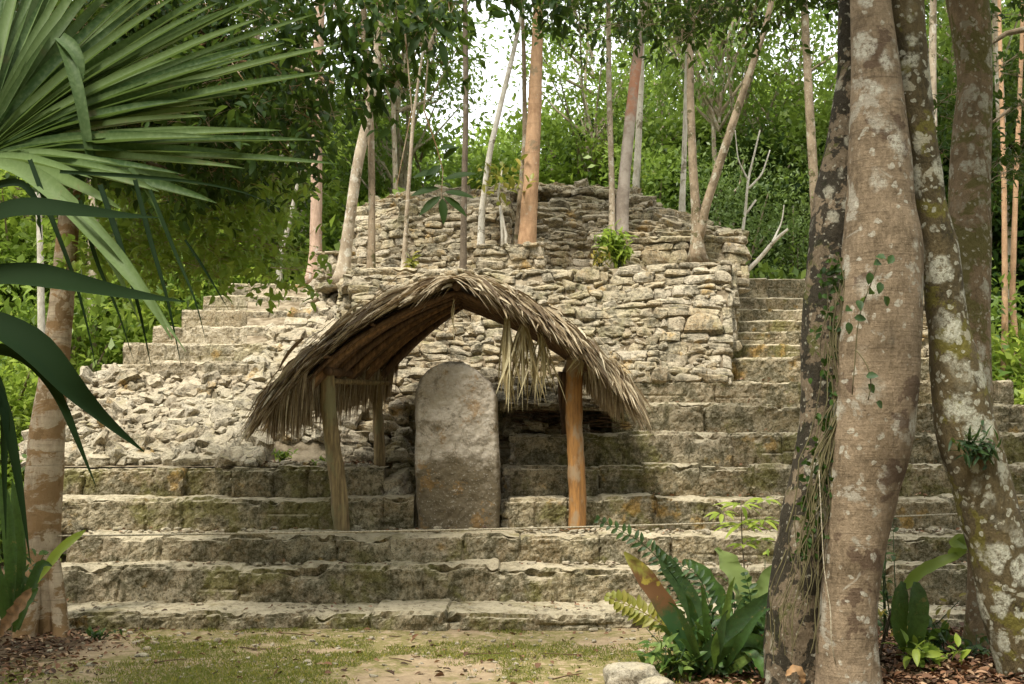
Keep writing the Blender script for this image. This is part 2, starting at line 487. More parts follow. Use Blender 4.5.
def step_strip(mb, X0, X1, Yf, z0, z1, tread, seed, res=0.022, rough=1.0, yaw=0.0):
    r = np.random.default_rng(seed)
    nx = int((X1 - X0) / res) + 1
    hgt = z1 - z0
    nf = max(8, int(hgt / 0.022)); ntr = max(6, int(tread / 0.04))
    X = np.linspace(X0, X1, nx)
    # profile (front up, then tread back)
    pf = [(0.0, k / nf * hgt) for k in range(nf)] + [(0.0, hgt)] + [((k / ntr) * (tread + 0.12), hgt) for k in range(1, ntr + 1)]
    pf = np.array(pf); M = len(pf)
    XX = np.repeat(X[:, None], M, 1); YY = np.repeat(pf[None, :, 0], nx, 0); ZZ = np.repeat(pf[None, :, 1], nx, 0)
    far = float(np.clip(1.15 - (Yf - 12.5) * 0.11, 0.45, 1.0)); rough = rough * far
    # blocks
    joints = [X0]
    while joints[-1] < X1: joints.append(joints[-1] + r.uniform(0.28, 0.85))
    joints = np.array(joints)
    lean = (ZZ / hgt - 0.5) * 0.05
    xw = XX + lean * np.sin(np.floor(XX * 1.7) * 3.1) + 0.02 * vnoise(np.stack([XX, ZZ, XX * 0], -1).reshape(-1, 3), 9, seed).reshape(XX.shape)
    b = np.clip(np.searchsorted(joints, xw) - 1, 0, len(joints) - 2)
    nb = len(joints)
    offf = r.normal(0, 0.028, nb)[b]; offt = r.normal(0, 0.012, nb)[b]; tl = r.normal(0, 0.03, nb)[b]; bv = r.random(nb)[b]
    jd = np.minimum(np.abs(xw - joints[b]), np.abs(joints[np.minimum(b + 1, nb - 1)] - xw))
    hor = (r.random(nb) < 0.25)[b]; hs = r.uniform(0.35, 0.65, nb)[b]
    hd = np.where(hor, np.abs(ZZ / hgt - hs) * hgt, 1.0)
    hd = np.where(YY > 0.02, 1.0, hd)
    jk = r.uniform(0.0, 1.0, nb)[b]
    pre = np.stack([XX, YY + Yf, ZZ + z0], -1).reshape(-1, 3)
    er = np.clip(0.5 + 1.2 * fnoise(pre, 4.0, 2, seed + 31).reshape(XX.shape), 0, 1)
    groove = (np.exp(-(jd / 0.017) ** 2) * 0.05 * (0.45 + 0.55 * jk) + np.exp(-(hd / 0.014) ** 2) * 0.030) * er
    pos = np.stack([XX, YY + Yf, ZZ + z0], -1).reshape(-1, 3)
    n1 = fnoise(pos, 2.6, 2, seed).reshape(XX.shape); n2 = fnoise(pos, 11, 3, seed + 5, 0.6).reshape(XX.shape)
    n3 = fnoise(pos + 9, 0.55, 2, 77).reshape(XX.shape)
    n4 = fnoise(pos + 5, 5.0, 2, seed + 9).reshape(XX.shape)
    # edge rounding: distance from the nosing
    de = np.where(YY > 0, YY, hgt - ZZ); R = 0.055 + 0.03 * n1
    R = R * far
    rd = np.maximum(R - de, 0); rd = rd * rd / (R + 1e-6) * 0.62
    chip = far * np.maximum(n4 - 0.22, 0) * 0.28 * np.exp(-de / 0.10)
    isf = YY <= 0
    n6 = fnoise(pos, 26, 2, seed + 15, 0.6).reshape(XX.shape)
    fr = offf + tl * (XX - joints[b]) + 0.038 * n1 + 0.030 * n2 + 0.012 * n6 - groove
    tp = offt + 0.020 * n1 + 0.022 * n2 + 0.008 * n6 - groove * 0.5
    foot = np.clip(1 - ZZ / 0.05, 0, 1) * 0.02
    wF = np.exp(-YY / 0.18)
    YY2 = YY + Yf - fr * wF * rough + (rd + chip) * isf + rd * (~isf) * 0.4 + foot
    wT = np.exp(-(hgt - ZZ) / 0.08)
    ZZ2 = ZZ + z0 + tp * wT * rough - (rd + chip) * wT * (1.0) + n3 * 0.035 * (ZZ / hgt)
    YY2 = YY2 + yaw * (XX - 0)
    V = np.stack([XX, YY2, ZZ2], -1)
    # end caps: extra columns running back
    V0 = V[:1].copy(); V0[..., 1] = Yf + tread + 0.1; V1 = V[-1:].copy(); V1[..., 1] = Yf + tread + 0.1
    V = np.concatenate([V0, V, V1]); bv = np.concatenate([bv[:1], bv, bv[-1:]])
    n = V.shape[0]
    i = np.arange(n - 1)[:, None] * M; j = np.arange(M - 1)[None]
    q = np.stack([i + j, i + M + j, i + M + j + 1, i + j + 1], -1).reshape(-1, 4)
    mb.add(V.reshape(-1, 3), q, None, bv.reshape(-1))
#MARK2
# ================================================================== materials
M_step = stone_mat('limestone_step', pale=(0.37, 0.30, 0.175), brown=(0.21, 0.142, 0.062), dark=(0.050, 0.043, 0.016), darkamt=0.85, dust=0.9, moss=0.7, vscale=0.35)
M_wall = stone_mat('limestone_wall', pale=(0.50, 0.415, 0.255), brown=(0.31, 0.215, 0.105), darkamt=0.65, dust=0.5, moss=0.35, vscale=0.95)
M_step_pale = stone_mat('limestone_step_pale', pale=(0.50, 0.43, 0.30), brown=(0.34, 0.26, 0.15), dark=(0.07, 0.058, 0.03), darkamt=0.45, dust=0.9, moss=0.35, vscale=0.4)
M_rub = stone_mat('limestone_rubble', pale=(0.50, 0.445, 0.33), brown=(0.34, 0.26, 0.165), darkamt=0.2, dust=0.6, moss=0.15, vscale=0.6)
M_stele = stone_mat('weathered_stele_stone', pale=(0.30, 0.265, 0.205), brown=(0.20, 0.16, 0.11), darkamt=0.5, dust=0.3, moss=0.5, vscale=0.0)

g = G('mortar_earth')
c = g.mix(g.rng(g.noise(g.pos, 6, 5), 0.35, 0.65), (0.34, 0.28, 0.19), (0.15, 0.115, 0.07))
M_core = g.done(g.principled(c, 0.95, g.bump(g.noise(g.pos, 20, 5), 0.8, 0.03), 0.1))

g = G('ground_earth')
n1 = g.noise(g.pos, 0.9, 6, 0.65, 0.5); n2 = g.noise(g.pos, 9, 6, 0.7); n3 = g.noise(g.pos, 45, 4, 0.7)
c = g.mix(g.rng(n2, 0.35, 0.65), (0.44, 0.325, 0.20), (0.31, 0.225, 0.135))
c = g.mix(g.rng(n3, 0.45, 0.7, 0.0, 0.5), c, (0.40, 0.32, 0.21))
c = g.mix(g.math('MULTIPLY', g.math('MULTIPLY', g.rng(n1, 0.42, 0.52), g.rng(n2, 0.36, 0.52)), g.rng(n3, 0.38, 0.56, 0.25, 0.85)), c, (0.17, 0.165, 0.04))
c = g.mix(g.rng(g.vor(g.pos, 38), 0.16, 0.05, 0.0, 0.6), c, (0.13, 0.085, 0.05))
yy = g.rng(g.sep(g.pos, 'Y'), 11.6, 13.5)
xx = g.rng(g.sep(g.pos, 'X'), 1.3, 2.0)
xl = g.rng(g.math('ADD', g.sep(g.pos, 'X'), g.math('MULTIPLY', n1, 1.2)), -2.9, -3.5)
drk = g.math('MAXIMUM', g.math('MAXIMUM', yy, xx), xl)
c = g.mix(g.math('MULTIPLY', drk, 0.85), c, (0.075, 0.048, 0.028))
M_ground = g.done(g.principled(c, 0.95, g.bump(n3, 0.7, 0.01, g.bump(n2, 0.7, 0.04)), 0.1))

# ================================================================== ground
gm = MB()
xs = np.concatenate([[-400, -150, -60, -25], np.linspace(-12, 12, 160), [25, 60, 150, 400]])
ys = np.concatenate([[-60, -20, 0, 4], np.linspace(6, 13, 90), [16, 20, 30, 60, 120, 400]])
gx, gy = np.meshgrid(xs, ys, indexing='ij')
pp = np.stack([gx, gy, gx * 0], -1).reshape(-1, 3)
gz = 0.028 * fnoise(pp, 0.8, 4, 3) + 0.01 * fnoise(pp, 6, 2, 4)
gz = gz * (np.abs(pp[:, 0]) < 14)
rise = np.clip((pp[:, 0] - 1.9) / 1.2, 0, 1) * np.clip((10.6 - pp[:, 1]) / 1.4, 0, 1)
gz += 0.10 * rise
pp[:, 2] = gz
n1_, n2_ = gx.shape
i = np.arange(n1_ - 1)[:, None] * n2_; j = np.arange(n2_ - 1)[None]
gm.add(pp, np.stack([i + j, i + n2_ + j, i + n2_ + j + 1, i + j + 1], -1).reshape(-1, 4))
ground = tag(gm.build('ground', M_ground), kind='structure')

def gz_at(x, y):
    p = np.array([[x, y, 0.0]])
    return float(0.028 * fnoise(p, 0.8, 4, 3)[0] + 0.10 * np.clip((x - 1.9) / 1.2, 0, 1) * np.clip((10.6 - y) / 1.4, 0, 1))

# ================================================================== pyramid
pyr = thing('stone_pyramid', (0, 16, 0), 'ancient stepped limestone pyramid with broad stairs and crumbling summit wall', 'pyramid')
def part(mb, name, mats, parent=pyr, **k):
    o = mb.build(name, mats, None, **k)
    o.parent = parent
    o.matrix_parent_inverse = Matrix.Translation(-Vector(parent.location)) if parent else Matrix()
    return o

# (front Y, top-edge pixel row)
SY = [11.0, 11.81, 12.29, 13.1, 13.7, 14.15, 14.6, 15.1, 15.6, 16.2, 16.8, 17.5, 18.2, 19.0, 19.8]
SP = [615, 568, 535, 498, 466, 433, 403, 380, 357, 343, 330, 320, 309, 298, 278]
SZ = [ZP(p, y) for p, y in zip(SP, SY)]
XL, XR = XP(16, 12), XP(1085, 12)
def one_step(k, xa, xb, seed, label=None, z1=None, Yf=None, tread=None, z0=None):
    mb = MB()
    Y = Yf or SY[k]; z1 = z1 if z1 is not None else SZ[k]
    z0 = z0 if z0 is not None else (SZ[k - 1] - 0.05 if k else -0.06)
    tr = tread or ((SY[k + 1] - SY[k]) if k + 1 < len(SY) else 0.8)
    step_strip(mb, xa, xb, Y, z0, z1, tr, seed)
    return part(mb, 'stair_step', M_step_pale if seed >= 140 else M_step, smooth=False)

for k in range(3):
    one_step(k, XL + 0.1 * k + 0.25, XR, 100 + k)
# step 4, 5, 6.. left of the stele niche
one_step(3, XP(22, 13.1), XP(414, 13.1), 104)
one_step(4, XP(30, 13.7), XP(384, 13.7), 105, tread=0.6)
# right of the niche
rx = [508, 510, 516, 612, 628, 676, 729, 729, 729, 729, 729, 729]
for q, k in enumerate(range(3, 15)):
    xa = XP(rx[q], SY[k]); xb = XR + 0.6 if k < 8 else XP(936, SY[k])
    one_step(k, xa, xb, 110 + k)
# upper left flight
LY = [15.35, 16.1, 16.9, 17.7, 18.5, 19.3]
LP = [361, 343, 326, 310, 296, 283]
LX = [(98, 262), (120, 276), (150, 296), (178, 312), (200, 322), (224, 338)]
LZ = [ZP(p, y) for p, y in zip(LP, LY)]
for q in range(6):
    one_step(0, XP(LX[q][0], LY[q]), XP(LX[q][1], LY[q]), 140 + q, z1=LZ[q], Yf=LY[q], tread=0.9, z0=(LZ[q - 1] - 0.1 if q else LZ[0] - 0.36))

# solid fill behind the steps
core = MB()
for k in range(len(SY) - 1):
    xl = XL + 0.4 if k < 3 else None
    zt = SZ[k] - 0.10; y0 = SY[k] + 0.22
    if k < 3:
        box(core, XL + 0.5, XR - 0.1, y0, 23, -0.1, zt)
    elif k < 7:
        box(core, XP(rx[k - 3] + 8, SY[k]), XR - 0.1, y0, 19, SZ[k - 1] - 0.3, zt)
        if k < 5: box(core, XP(34, SY[k]), XP(372, SY[k]), y0, 23, SZ[k - 1] - 0.3, zt)
        box(core, XP(300, 15.5), XP(700, 15.5), 15.5, 22.5, SZ[k - 1] - 0.3, zt)
    elif k == 7:
        box(core, XP(640, SY[k]), XR, y0, 17.5, SZ[k - 1] - 0.3, zt)
    else:
        box(core, XP(700, SY[k]), XP(930, SY[k]), y0, 22.5, SZ[k - 1] - 0.3, zt)
for q in range(6):
    box(core, XP(LX[q][0] + 8, LY[q]), XP(345, LY[q]), LY[q] + 0.25, 21.5, 1.2, LZ[q] - 0.12)
part(core, 'earth_core', M_core, smooth=False)

# rubble slope on the left
def zr(x, y):
    return np.interp(y, [13.9, 14.25, 15.3, 16.1, 16.9, 17.7, 18.5, 19.4, 20.5], [1.48, 1.60, LZ[0] - 0.30, LZ[1] - 0.16, LZ[2] - 0.12, LZ[3] - 0.10, LZ[4] - 0.08, LZ[5] - 0.02, LZ[5] + 0.1])
r = np.random.default_rng(5)
rb = MB()
cen = []
for k in range(16000):
    y = r.uniform(13.95, 19.9); x = r.uniform(XP(20, y), XP(352, y))
    pxl = 512 + x / y * F
    if y < 15.45:
        if pxl > 262 and y < 14.75 : continue
        if pxl < 20 + max(0, (y - 14.2)) * 62: continue
        base = zr(x, y) - (0.35 if pxl > 262 else 0) * np.clip((15.4 - y) / 0.8, 0, 1)
    else:
        q = min(5, max(0, int((y - 15.35) / 0.8)))
        if pxl < LX[q][1] - 6: continue
        base = zr(x, y) + r.uniform(-0.03, 0.07)
    cen.append((x, y, base))
# thin out
cen = np.array(cen); keep = []
grid = {}
for i_, c_ in enumerate(cen):
    key = (int(c_[0] / 0.092), int(c_[1] / 0.08))
    if key in grid: continue
    grid[key] = 1; keep.append(i_)
cen = cen[keep]; N = len(cen)
sz = r.uniform(0.04, 0.085, N) * np.where(r.random(N) < 0.12, 1.6, 1)
an = r.uniform(0, PI, N)
ux = np.stack([np.cos(an), np.sin(an) * 0.5, r.normal(0, 0.25, N)], 1); ux = norm(ux)
nr = norm(np.stack([r.normal(0, 0.2, N), -0.55 + r.normal(0, 0.2, N), np.full(N, 0.8)], 1))
uz = norm(nr - ux * np.sum(nr * ux, 1)[:, None]); uy = np.cross(uz, ux)
stones(rb, cen + np.stack([0 * sz, 0 * sz, sz * 0.3], 1), ux, uy, uz, sz * r.uniform(1.0, 1.6, N), sz * r.uniform(0.8, 1.1, N), sz * r.uniform(0.55, 0.85, N), seed=3, rough=0.30, big=True)
# sheet under it
ys_ = np.linspace(13.85, 20.3, 50); xs_ = np.linspace(0, 1, 40)
vv = []
for y in ys_:
    a_, b_ = XP(30 + max(0, (y - 14.3)) * 62 if y < 15.4 else 245, y), XP(352, y)
    for t in xs_:
        x = a_ + (b_ - a_) * t
        pxl = 512 + x / y * F
        z = zr(x, y) - 0.02 - (0.35 if pxl > 262 else 0.35 * max(0, (pxl - 240) / 22)) * float(np.clip((15.4 - y) / 0.8, 0, 1)) * (1 if y < 15.4 else 0)
        vv.append((x, y, z))
i = np.arange(49)[:, None] * 40; j = np.arange(39)[None]
rb.add(np.array(vv), np.stack([i + j, i + 40 + j, i + 41 + j, i + j + 1], -1).reshape(-1, 4), None, 0.3, 1)
part(rb, 'rubble_slope', [M_rub, M_core], smooth=False)

# dirt terrace between rubble and shelter
tb = MB()
xs_ = np.linspace(XP(225, 14.2), XP(416, 14.2), 60); ys_ = np.linspace(13.85, 15.0, 30)
gx, gy = np.meshgrid(xs_, ys_, indexing='ij')
pz = np.stack([gx, gy, gx * 0], -1).reshape(-1, 3)
pz[:, 2] = SZ[4] - 0.03 + 0.04 * fnoise(pz, 3, 3, 8) + np.clip(pz[:, 1] - 14.3, 0, 1) * 0.25 * np.clip((XP(330, 14.2) - pz[:, 0]) / 0.5, 0, 1) - 0.35 * np.clip((pz[:, 0] - XP(372, 14.2)) / 0.4, 0, 1)
i = np.arange(59)[:, None] * 30; j = np.arange(29)[None]
tb.add(pz, np.stack([i + j, i + 30 + j, i + 31 + j, i + j + 1], -1).reshape(-1, 4))
g = G('terrace_earth')
n2 = g.noise(g.pos, 9, 6, 0.7)
cc = g.mix(g.rng(n2, 0.35, 0.65), (0.40, 0.31, 0.22), (0.22, 0.16, 0.11))
cc = g.mix(g.rng(g.noise(g.pos, 2.3, 4), 0.52, 0.62, 0, 0.7), cc, (0.16, 0.15, 0.05))
M_terr = g.done(g.principled(cc, 0.95, g.bump(n2, 0.7, 0.04), 0.1))
part(tb, 'earth_terrace', M_terr)

# niche around the stele: side and back stones
nb_ = MB()
yb = 15.25
stone_facet(nb_, (XP(352, yb), yb, 0.6), (XP(655, yb), yb, 0.6), (XP(655, yb), yb, 2.35), (XP(352, yb), yb, 2.35), seed=21, backto=16.5, jit=0.05)
xa = XP(414, 13.3)
stone_facet(nb_, (xa - 0.02, 13.15, 0.7), (xa - 0.1, 15.3, 0.7), (xa - 0.2, 15.3, 1.45), (xa - 0.3, 13.7, 1.3), seed=22, backto=15.3, back=0.15, hrow=(0.1, 0.2))
xb = XP(508, 13.3)
for q, k in enumerate((3, 4, 5)):
    y0 = SY[k]; z0 = SZ[k - 1] - 0.02; z1 = SZ[k] - 0.02
    x = XP(rx[q], y0) + 0.03
    stone_facet(nb_, (x, 15.3, z0), (x, y0 + 0.08, z0), (x, y0 + 0.08, z1), (x, 15.3, z1), seed=30 + k, backto=15.3, back=0.1, hrow=(0.12, 0.2), wst=(0.2, 0.4), jit=0.01, proud=0.02)
# lintel slab over the cavity and loose stones in the recess
L_ = P(500, 405, 14.55); R_ = P(622, 405, 14.55)
step_strip(nb_, L_[0], R_[0], 14.5, L_[2] - 0.07, L_[2] + 0.01, 0.8, 61)
rr_ = np.random.default_rng(9); N = 70
cx = np.concatenate([rr_.uniform(XP(345, 14.8), XP(415, 14.8), 55), rr_.uniform(XP(505, 14.8), XP(600, 14.8), 15)])
cy = rr_.uniform(14.5, 15.15, N); cz = np.where(cx < 0, rr_.uniform(1.2, 2.25, N), SZ[5] + rr_.uniform(-0.02, 0.12, N)); cy = np.where(cx < 0, 14.35 + (cz - 1.2) * 0.75 + rr_.uniform(0, 0.1, N), cy)
s_ = rr_.uniform(0.05, 0.11, N)
stones(nb_, np.stack([cx, cy, cz], 1), np.tile([1., 0, 0], (N, 1)), np.tile([0, 1., 0], (N, 1)), np.tile([0, 0, 1.], (N, 1)), s_ * 1.3, s_, s_ * 0.8, seed=44, rough=0.4)
part(nb_, 'niche_masonry', [M_wall, M_core], smooth=False)

# main terrace wall
wl = MB()
yt = 16.15
def fc(mb, px, Y):   # px list of (x,y) corners A B C D with distances Y
    return [P(x, y, yy_) for (x, y), yy_ in zip(px, Y)]
stone_facet(wl, *fc(wl, [(392, 408), (612, 408), (604, 272), (346, 279)], [15.0, 15.0, yt, yt]), seed=51, hrow=(0.08, 0.19), wst=(0.10, 0.34), jit=0.02)
stone_facet(wl, *fc(wl, [(604, 384), (662, 384), (664, 268), (603, 272)], [15.15, 15.15, yt, yt]), seed=52, hrow=(0.1, 0.22), wst=(0.12, 0.40), jit=0.02)
stone_facet(wl, *fc(wl, [(660, 386), (728, 386), (728, 265), (663, 268)], [15.2, 15.2, yt, yt]), seed=53, hrow=(0.12, 0.25), wst=(0.16, 0.45))
stone_facet(wl, *fc(wl, [(728, 350), (729, 345), (729, 267), (728, 267)], [15.7, 19.8, 19.8, yt + 0.05]), seed=54, backto=20.5)
stone_facet(wl, P(347, 372, 17.0), P(349, 340, yt + 0.05), P(347, 280, yt + 0.05), P(346, 281, 19.5), seed=55, backto=19.6)
stone_facet(wl, P(345, 345, yt), P(375, 345, yt - 0.1), P(375, 279, yt), P(345, 280, yt), seed=56, hrow=(0.2, 0.26), wst=(0.3, 0.5))
# right side wall of the upper flight seen between the trunks
stone_facet(wl, P(912, 372, 15.9), P(936, 372, 15.9), P(936, 296, 16.0), P(912, 296, 16.0), seed=57, hrow=(0.12, 0.2), wst=(0.15, 0.4))
part(wl, 'terrace_wall', [M_wall, M_core], smooth=False)

# terrace cap course (pale worn lip)
cp = MB()
step_strip(cp, P(346, 279, yt)[0], P(728, 265, yt)[0], yt - 0.03, ZP(276, yt), ZP(268, yt), 1.0, 71)
part(cp, 'wall_coping', M_wall, smooth=False)

# second tier
w2 = MB()
Y2 = 17.6
stone_facet(w2, *fc(w2, [(322, 290), (347, 286), (347, 252), (322, 255)], [Y2 + .5, Y2, Y2, Y2 + .5]), seed=61)
stone_facet(w2, *fc(w2, [(345, 292), (404, 292), (404, 218), (349, 232)], [Y2 + .35, Y2, Y2 + .35, Y2 + .9]), seed=62, hrow=(0.07, 0.15), wst=(0.10, 0.32))
stone_facet(w2, *fc(w2, [(403, 292), (512, 292), (508, 214), (403, 218)], [Y2, Y2 - .1, Y2 + .2, Y2 + .35]), seed=63, hrow=(0.07, 0.15), wst=(0.10, 0.34))
# its set-back upper courses, rounding back to the crest
stone_facet(w2, *fc(w2, [(349, 233), (404, 219), (402, 203), (372, 207)], [Y2 + .9, Y2 + .35, Y2 + 1.7, Y2 + 2.1]), seed=64, hrow=(0.09, 0.16), wst=(0.14, 0.4), rough=0.32, jit=0.05)
stone_facet(w2, *fc(w2, [(403, 219), (508, 215), (506, 193), (402, 204)], [Y2 + .35, Y2 + .2, Y2 + 1.8, Y2 + 1.7]), seed=65, hrow=(0.09, 0.16), wst=(0.14, 0.45), rough=0.32, jit=0.05)
part(w2, 'second_tier_wall', [M_wall, M_core], smooth=False)

w3 = MB()
# low parapet in the middle
stone_facet(w3, *fc(w3, [(478, 284), (546, 284), (541, 245), (481, 247)], [17.0, 17.0, 17.05, 17.05]), seed=66, hrow=(0.12, 0.22), wst=(0.2, 0.5), backto=17.6)
# right hand wall
stone_facet(w3, *fc(w3, [(590, 290), (700, 290), (700, 234), (596, 236)], [Y2, Y2, Y2 + .15, Y2 + .15]), seed=67, hrow=(0.10, 0.22), wst=(0.12, 0.42))
stone_facet(w3, *fc(w3, [(700, 290), (745, 290), (745, 240), (700, 236)], [Y2, Y2, Y2 + .1, Y2 + .15]), seed=68, hrow=(0.12, 0.24), wst=(0.2, 0.5))
step_strip(w3, P(598, 238, Y2)[0], P(746, 238, Y2)[0], Y2 - 0.02, ZP(242, Y2), ZP(236, Y2), 0.8, 72)
# mid block and recess
stone_facet(w3, *fc(w3, [(506, 290), (592, 290), (592, 246), (506, 240)], [18.3, 18.3, 18.5, 18.5]), seed=69, hrow=(0.08, 0.15), wst=(0.12, 0.4))
part(w3, 'upper_terrace_wall', [M_wall, M_core], smooth=False)

w4 = MB()
# crumbling summit, flat layered slabs
kw = dict(hrow=(0.045, 0.10), wst=(0.12, 0.34), rough=0.3, jit=0.06, tilt=0.09)
stone_facet(w4, *fc(w4, [(500, 250), (596, 250), (588, 214), (504, 212)], [18.6, 18.5, 19.1, 19.1]), seed=81, **kw)
stone_facet(w4, *fc(w4, [(592, 240), (660, 240), (650, 212), (584, 214)], [18.4, 18.5, 19.1, 19.0]), seed=82, **kw)
stone_facet(w4, *fc(w4, [(655, 240), (744, 242), (690, 224), (648, 212)], [18.4, 18.6, 19.3, 19.2]), seed=83, **kw)
stone_facet(w4, *fc(w4, [(502, 214), (590, 216), (588, 190), (506, 190)], [19.2, 19.2, 20.0, 20.0]), seed=84, **kw)
stone_facet(w4, *fc(w4, [(586, 216), (652, 214), (634, 197), (586, 191)], [19.2, 19.3, 20.0, 20.0]), seed=85, **kw)
# loose stones on the crest
rr_ = np.random.default_rng(19); N = 260
pxs = rr_.uniform(365, 740, N)
crest = np.interp(pxs, [365, 400, 470, 540, 600, 640, 665, 690, 745], [209, 203, 195, 190, 191, 199, 212, 224, 238])
Ys = np.interp(pxs, [365, 500, 600, 700, 745], [19.5, 19.6, 20.0, 19.3, 18.4])
cc_ = np.array([P(a, b + rr_.uniform(-1, 5), y_ + rr_.uniform(-0.5, 0.3)) for a, b, y_ in zip(pxs, crest, Ys)])
s_ = rr_.uniform(0.05, 0.12, N); an = rr_.uniform(0, PI, N)
ux = np.stack([np.cos(an), np.sin(an), rr_.normal(0, .15, N)], 1); ux = norm(ux); uz = norm(np.stack([rr_.normal(0, .2, N), rr_.normal(0, .2, N), np.ones(N)], 1)); uy = norm(np.cross(uz, ux)); uz = np.cross(ux, uy)
stones(w4, cc_, ux, uy, uz, s_ * 1.5, s_, s_ * 0.55, seed=91, rough=0.4)
part(w4, 'summit_wall', [M_wall, M_core], smooth=False)

# terrace floors
fl = MB()
zt_ = ZP(272, yt)
box(fl, P(350, 270, yt)[0], P(727, 270, yt)[0], yt + 0.3, 21.5, 2.5, zt_ - 0.02)
part(fl, 'terrace_floor', M_terr, smooth=False)

# ================================================================== stele
st = MB()
Yc = 12.95
bl, br_ = P(419, 531, Yc), P(500, 531, Yc)
nxs, nzs = 80, 140
ztop = ZP(361, Yc); zbot = ZP(534, Yc)
outl = lambda t: (np.interp(t, [0, 0.45, 0.8, 0.9, 0.96, 1.0], [418, 414, 415, 421, 432, 449]), np.interp(t, [0, 0.2, 0.45, 0.8, 0.88, 0.95, 1.0], [500, 501, 499, 497, 491, 477, 463]))
front = np.zeros((nzs, nxs, 3))
for a_ in range(nzs):
    t = a_ / (nzs - 1); lx, rx_ = outl(t); z = zbot + (ztop - zbot) * t
    for b_ in range(nxs):
        s = b_ / (nxs - 1)
        front[a_, b_] = (P(lx + (rx_ - lx) * s, 440, Yc)[0], Yc, z)
fl_ = front.reshape(-1, 3)
d = 0.04 * fnoise(fl_, 1.8, 3, 5) + 0.025 * fnoise(fl_, 8, 4, 6, 0.65)
# faint worn relief
d += 0.012 * np.maximum(0, fnoise(fl_ * np.array([1, 1, 0.8]), 5.5, 1, 8) - 0.15)
S = np.linspace(0, 1, nxs)[None].repeat(nzs, 0).ravel(); T = np.linspace(0, 1, nzs)[:, None].repeat(nxs, 1).ravel()
e = np.minimum(np.minimum(S, 1 - S) * 0.9, (1 - T) * 1.6 + 0.0)
rd = np.maximum(0.05 - e, 0) / 0.05
v1 = fl_.copy(); v1[:, 1] += -d + 0.07 * rd ** 2
v1[:, 0] += 0.035 * fnoise(fl_ * [0.3, 1, 1], 3.2, 4, 12); v1[:, 2] += 0.035 * fnoise(fl_ * [1, 1, 0.2], 4.5, 3, 13) * T ** 3
v2 = fl_.copy(); v2[:, 1] += 0.30 + d - 0.05 * rd ** 2; v2[:, 0] = v1[:, 0]
i = np.arange(nzs - 1)[:, None] * nxs; j = np.arange(nxs - 1)[None]
q = np.stack([i + j, i + j + 1, i + nxs + j + 1, i + nxs + j], -1).reshape(-1, 4)
st.add(np.concatenate([v1, v2]), np.concatenate([q, q[:, ::-1] + nzs * nxs]), None, 0.5)
rim = [a * nxs for a in range(nzs)] + [(nzs - 1) * nxs + b for b in range(1, nxs)] + [a * nxs + nxs - 1 for a in range(nzs - 2, -1, -1)]
o_ = nzs * nxs
rq = [(rim[k], rim[k + 1], rim[k + 1] + o_, rim[k] + o_) for k in range(len(rim) - 1)]
st.n -= 2 * o_; st.f4.append(np.array(rq) + st.n); st.m4.append(np.zeros(len(rq), int)); st.n += 2 * o_
g = G('stele_face'); p = g.pos
a = g.noise(p, 2.5, 6, 0.65)
col = g.mix(g.rng(a, 0.35, 0.65), (0.50, 0.435, 0.34), (0.32, 0.265, 0.19))
f = g.noise(p, 24, 6, 0.75)
col = g.mix(g.rng(f, 0.35, 0.7, 0, 0.6), col, (0.42, 0.38, 0.31))
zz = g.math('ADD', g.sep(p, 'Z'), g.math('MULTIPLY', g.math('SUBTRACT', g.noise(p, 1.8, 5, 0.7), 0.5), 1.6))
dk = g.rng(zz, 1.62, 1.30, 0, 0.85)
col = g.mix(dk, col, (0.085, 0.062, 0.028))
col = g.mix(g.rng(g.noise(p, 5, 8, 0.8, 0.5), 0.50, 0.60, 0, 0.7), col, (0.13, 0.105, 0.065))
col = g.mix(g.rng(g.noise(g.mapv(p, (1, 1, 1), (4, 2, 9)), 3.5, 6, 0.75), 0.56, 0.62, 0, 0.6), col, (0.26, 0.15, 0.05))
col = g.mix(g.rng(g.noise(p, 48, 3, 0.6), 0.60, 0.68, 0, 0.5), col, (0.5, 0.47, 0.40))
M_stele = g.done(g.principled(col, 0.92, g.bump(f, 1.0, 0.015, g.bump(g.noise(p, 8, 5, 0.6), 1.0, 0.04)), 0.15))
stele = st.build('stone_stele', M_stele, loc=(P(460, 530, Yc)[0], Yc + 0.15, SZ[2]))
tag(stele, 'upright round-topped worn stone slab standing under the thatched shelter', 'stele')

